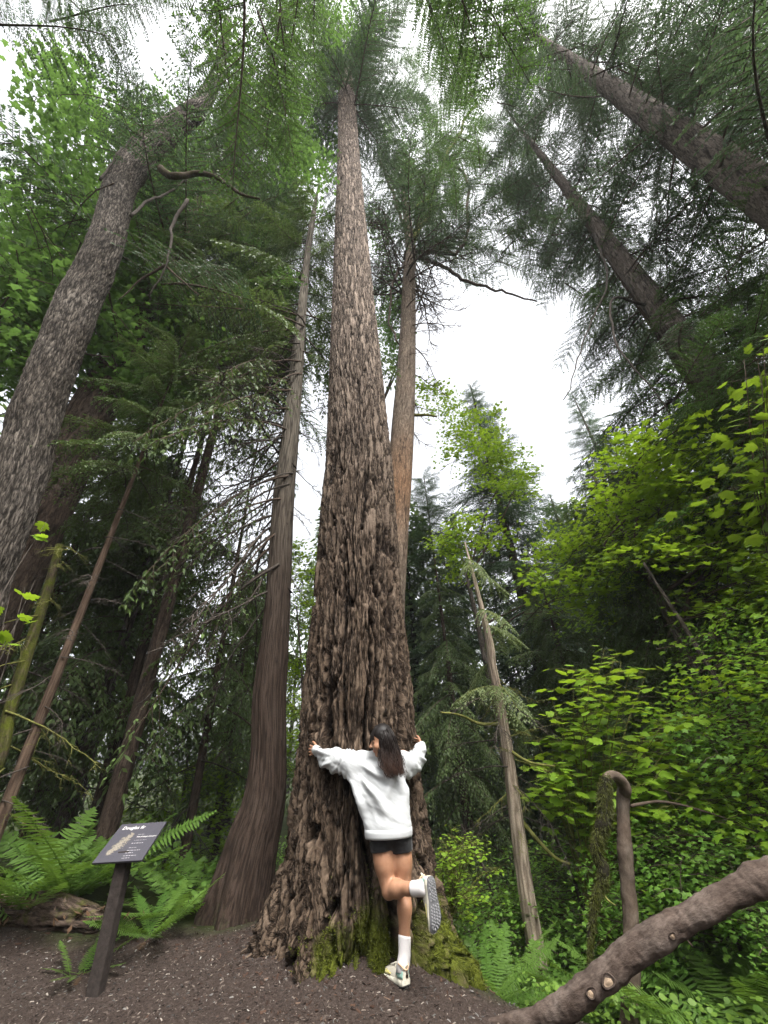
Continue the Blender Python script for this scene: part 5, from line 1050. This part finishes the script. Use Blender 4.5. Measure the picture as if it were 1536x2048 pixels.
# socks
def sock(a, m_, b, r): 
    d = unit(m_-a); pts = [a, a+(m_-a)*.2, a+(m_-a)*.7, m_, m_+(b-m_)*.5, b]; u = np.array([1.0, 0, 0]) if abs(d[0]) < .8 else np.array([0, 0, 1.0]); band('sock', pts, [r, r*1.03, r*.98, r*.98, r*1.02, r*1.0], [r, r*1.03, r*1.0, r*1.02, r*1.08, r*1.1], u, 72, .012, M_SOCK, person, 36, .005)
dR = unit(kneeR-ankR); dL = unit(kneeL-ankL)
sock(ankR+dR*.105, ankR+dR*.01, hlR+sRx*.05+[0, 0, .055], .0455); sock(ankL+dL*.045, ankL-dL*.01, hlL+sLx*.05+sLz*.05, .0455)
# shoes
def shoe(hl, X_, Z_, side, name_label, dark):
    X_ = unit(X_); Z_ = unit(Z_-X_*(Z_@X_)); Y_ = np.cross(Z_, X_); tw = lambda L: hl+L[..., :1]*X_+L[..., 1:2]*Y_+L[..., 2:3]*Z_
    root = bpy.data.objects.new('shoe', None); COL.objects.link(root); root.parent = person; root['label'] = name_label
    xs = np.linspace(-.012, .283, 44); kx = [-.012, 0, .03, .07, .11, .16, .205, .245, .27, .283]
    wd = np.interp(xs, kx, [.012, .027, .036, .037, .039, .0445, .047, .040, .026, .008]); tp = np.interp(xs, kx, [.085, .100, .104, .088, .096, .076, .058, .047, .040, .030]); lean = np.interp(xs, kx, [0, 0, 0, 0, .003, .006, .006, .002, -.004, -.008])*side
    na = 20; th = np.linspace(0, math.pi, na); V = []
    for x, w, t, l in zip(xs, wd, tp, lean):
        z0 = .020; c = np.cos(th); s_ = np.sin(th); V.append(np.stack([np.full(na, x), l+w*np.sign(c)*np.abs(c)**.75*(1-.28*s_**2), z0+(t-z0)*s_**.75], -1))
    V = np.array(V); n = len(xs); F = np.array([(i*na+j, (i+1)*na+j, (i+1)*na+j+1, i*na+j+1) for i in range(n-1) for j in range(na-1)]); Vf = V.reshape(-1, 3)
    build('upper', tw(Vf)-PO, [F], M_CREAM, root, True); Nn = vnormals(Vf, F); Nn = Nn*np.sign(np.sum(Nn*(Vf-np.array([.13, 0, .03])), 1))[:, None]
    fc = Vf[F].mean(1)
    def patch(nm, sel, mat, off):
        idx = F[sel]; u, inv = np.unique(idx, return_inverse=True); P = Vf[u]+Nn[u]*off; e = build(nm, tw(P)-PO, [inv.reshape(-1, 4)], mat, root, True); so = e.modifiers.new('solid', 'SOLIDIFY'); so.thickness = .002
    x, z, ay = fc[:, 0], fc[:, 2], np.abs(fc[:, 1])
    patch('heel_panel', (x > .005) & (x < .075) & (z > .045) & (z < .072), M_MINT, .003); patch('side_panel', (x > .13) & (x < .20) & (z > .030) & (z < .050), M_YEL, .003); patch('toe_guard', (x > .235) & (z < .040), M_MIDS, .003); patch('eyestay', (x > .09) & (x < .175) & (ay > .010) & (ay < .024) & (z > .045), M_CREAM, .004)
    ow = np.interp(xs, kx, [.018, .033, .040, .039, .041, .049, .053, .046, .033, .012])
    def slab(nm, z0, z1, mat, gx, wav=0.0):
        ring = np.concatenate([np.stack([xs, lean+ow*gx], -1), np.stack([xs, lean-ow*gx], -1)[::-1]]); m = len(ring); zs = np.linspace(0, 1, 4); rows = []
        for q in zs:
            zt = z1(ring[:, 0])*q+z0(ring[:, 0])*(1-q); sc = 1+.06*math.sin(q*math.pi)+wav*np.sin(ring[:, 0]*70)*math.sin(q*math.pi); rows.append(np.stack([ring[:, 0], ring[:, 1]*sc, zt], -1))
        V = np.vstack(rows+[np.stack([xs, lean, z0(xs)], -1), np.stack([xs, lean, z1(xs)], -1)]); F = [(a*m+i, a*m+(i+1) % m, (a+1)*m+(i+1) % m, (a+1)*m+i) for a in range(3) for i in range(m)]
        k = len(xs); bo = 4*m; 
        for i in range(k-1):
            F += [(i, bo+i, bo+i+1, i+1), (m-1-i, m-2-i, bo+i+1, bo+i), (3*m+i, 3*m+i+1, bo+k+i+1, bo+k+i), (4*m-1-i, bo+k+i, bo+k+i+1, 4*m-2-i)]
        build(nm, tw(V)-PO, [np.array(F)], mat, root, False)
    spring = lambda x: .022*np.clip((x-.20)/.083, 0, 1)**2+.008*np.clip((.03-x)/.04, 0, 1)**2
    slab('midsole', lambda x: .006+spring(x), lambda x: .036-.010*np.clip(x/.2, 0, 1)+spring(x)*.6, M_MIDS, 1.0, .03); slab('outsole', lambda x: spring(x)-.001, lambda x: .007+spring(x), M_OUTD if dark else M_OUT, .97)
    lb = np.array([(x, y, z) for z in (0, 1) for x, y in ((-1, -.6), (0, -1), (1, -.5), (.8, .7), (-.1, 1), (-1, .6))], float); lb[6:, :2] *= .72; lb[:, 2] = -lb[:, 2]
    lf = [(0, 1, 7, 6), (1, 2, 8, 7), (2, 3, 9, 8), (3, 4, 10, 9), (4, 5, 11, 10), (5, 0, 6, 11), (6, 7, 10, 11), (7, 8, 9, 10)]
    proto = None
    for i, x in enumerate(np.arange(.012, .268, .0165)):
        w = float(np.interp(x, xs, ow))*.84; l0 = float(np.interp(x, xs, lean)); nl = 4 if w > .033 else 3
        if .112 < x < .135: continue
        for j in range(nl):
            y = l0+w*(-1+2*(j+.5)/nl)+rng.normal(0, .001); s = w/nl*.80; c = hl+X_*(x+(.004 if j % 2 else -.003))+Y_*y+Z_*(spring(x)-.0005)-PO
            if proto is None: proto = build('lug', lb, [np.array(lf)], M_OUTD if dark else M_LUG, None, False, link=False)
            a = rng.normal(0, .25)+(.5 if j % 2 else -.5); Rm = np.array([X_*math.cos(a)+Y_*math.sin(a), Y_*math.cos(a)-X_*math.sin(a), Z_]).T; S = Rm*np.array([.0068, s*.82, .0075])
            copy(proto, root, Matrix([[*S[r_], c[r_]] for r_ in range(3)]+[[0, 0, 0, 1]]))
    mb = MB()
    for x in (.098, .115, .132, .149, .165):
        t = float(np.interp(x, xs, tp)); C = np.array([[x+.004*q, .021*q, t-.010*q*q+.002] for q in np.linspace(-1, 1, 7)]); mb.tube(tw(C), .0024, 5)
    C = np.array([[.098, -.01, .099], [.088, -.024, .106], [.104, -.03, .097], [.1, 0, .102], [.088, .024, .107], [.104, .03, .096], [.098, .01, .099]]); mb.tube(tw(spline(C, 24)), .0022, 5); mb.build('lace', M_MIDS, root, origin=PO)
    mb = MB(); C = np.array([[-.004, -.006, .092], [-.018, -.005, .108], [-.020, 0, .114], [-.018, .005, .108], [-.004, .006, .092]]); mb.tube(tw(spline(C, 14)), .0032, 6); mb.build('heel_loop', M_MIDS, root, origin=PO)
    C = np.array([[.03+.042*math.cos(t), .033*math.sin(t), .100-.010*math.cos(t*2)+.004*math.cos(t)] for t in np.linspace(0, 6.283, 25)]); mb = MB(); mb.tube(tw(C), .0055, 6); mb.build('collar', M_PEACH, root, origin=PO)
shoe(hlR, sRx, np.array([0, 0, 1.0]), 1, 'cream trail shoe standing on the ground', True)
shoe(hlL, sLx, sLz, -1, 'cream trail shoe kicked up, showing its grey lugged sole', False)
# hair
mb = MB()
def lock(C, r0, r1, a0=0.0, a1=1.0, n=18, wav=0.0, ph=0.0):
    C = spline(np.asarray(C), n); t = np.linspace(0, 1, n); C = C+np.stack([wav*t**1.5*np.sin(t*11+ph), .5*wav*t*np.cos(t*9+ph), 0*t], -1); V, F, T = tube(C, (r0+(r1-r0)*t**1.4)*np.minimum(1, .5+6*t), 5); mb.add(V, F, T, np.concatenate([np.repeat(a0+(a1-a0)*np.clip(t*1.25-.2, 0, 1), 5), [a0, a1]]))
rs = np.random.default_rng(77)
for k in range(230):
    s = rs.random(); lay = rs.random()*.022-.006*(rs.random() < .25); j = lambda v: rs.normal(0, v*1.5)
    A = lambda p, q: (p[0]+(q[0]-p[0])*s, p[1]+(q[1]-p[1])*s); y1 = 4.095-.088*math.sin(math.pi*(.16+.62*s)); ln = rs.uniform(.80, 1.06)
    p0 = A((752, 1453), (772, 1453)); p1 = A((755, 1470), (786, 1466)); p2 = A((757, 1492), (794, 1488)); p3 = A((759, 1512), (801, 1508)); p4 = A((766, 1532), (807, 1526)); p5 = A((776, 1554), (806, 1548))
    yy = 4.005+.012*s
    lock([W(p0[0]+j(1.5), p0[1]+j(.8), 4.075+lay), W(p1[0]+j(1), p1[1]+j(1), y1-.008+lay), W(p2[0]+j(1.5), p2[1], y1-.012+lay), W(p3[0]+j(2), p3[1], min(y1, 4.03)+lay*.6), W(p4[0]+j(2), p4[1], yy+lay*.7), W(p5[0]+j(2.5), p4[1]+(p5[1]-p4[1])*ln+j(2), yy+.005+lay*.7)], rs.uniform(.003, .0075), .0010, .25*rs.random(), rs.uniform(.4, 1), 26, rs.uniform(.008, .024), 2.0+rs.normal(0, 1.2))
for k in range(46):                                  # loose strands
    s = rs.random(); a = rs.normal(0, 4); b = rs.normal(4, 6)
    lock([W(752+20*s, 1452, 4.07), W(758+28*s, 1478, 4.03), W(763+36*s, 1505, 4.005), W(768+38*s+a, 1530, 3.995), W(778+28*s+a*1.5+b, 1552+rs.normal(0, 5), 4.0)], .0022, .0008, .2, 1, 26, rs.uniform(.014, .03), rs.uniform(0, 6))
for k in range(60):                                  # fringe over the forehead
    s = rs.uniform(-1, 1); d = rs.uniform(0, .004)
    lock([H(-.02, .03*s, .128-d), H(.04, .050*s, .112-.01*s*s-d), H(.082-.018*s*s, .058*s, .072-.01*abs(s)), H(.096-.030*s*s, .062*s, .030+.012*rs.random()-.02*abs(s))], .006, .002, 0, .25, 12)
hair = mb.build('hair', M_HAIR, person, origin=PO)
G = Grid(head-.16, head+.16, .006); G.ell(H(-.018, 0, .044), HA, (.097, .083, .092), .02); G.ell(H(-.05, 0, -.02), HA, (.065, .078, .085), .03); G.ell(H(.080, 0, -.035), HA, (.075, .075, .085), .02, True)
V, Q = G.mesh(); build('hair_cap', V-PO, [Q], M_HAIR, hair, True, {'rnd': np.full(len(V), .05)})

# ------------------------------------------------------------------ thin haze volume, added to imitate the glare that lifts the canopy
hz, ns, ls = newmat('haze'); pv = ns.new('ShaderNodeVolumePrincipled'); pv.inputs['Density'].default_value = .0008; pv.inputs['Color'].default_value = (.92, .96, 1, 1); o = ns.new('ShaderNodeOutputMaterial'); ls.new(pv.outputs[0], o.inputs['Volume'])
V, F = frame_box(np.array([0, 0, 20.0]), np.array([1.0, 0, 0]), np.array([0, 1.0, 0]), np.array([0, 0, 1.0]), 175, 175, 28); tag(build('haze', V, [F], hz, None, False), kind='stuff')
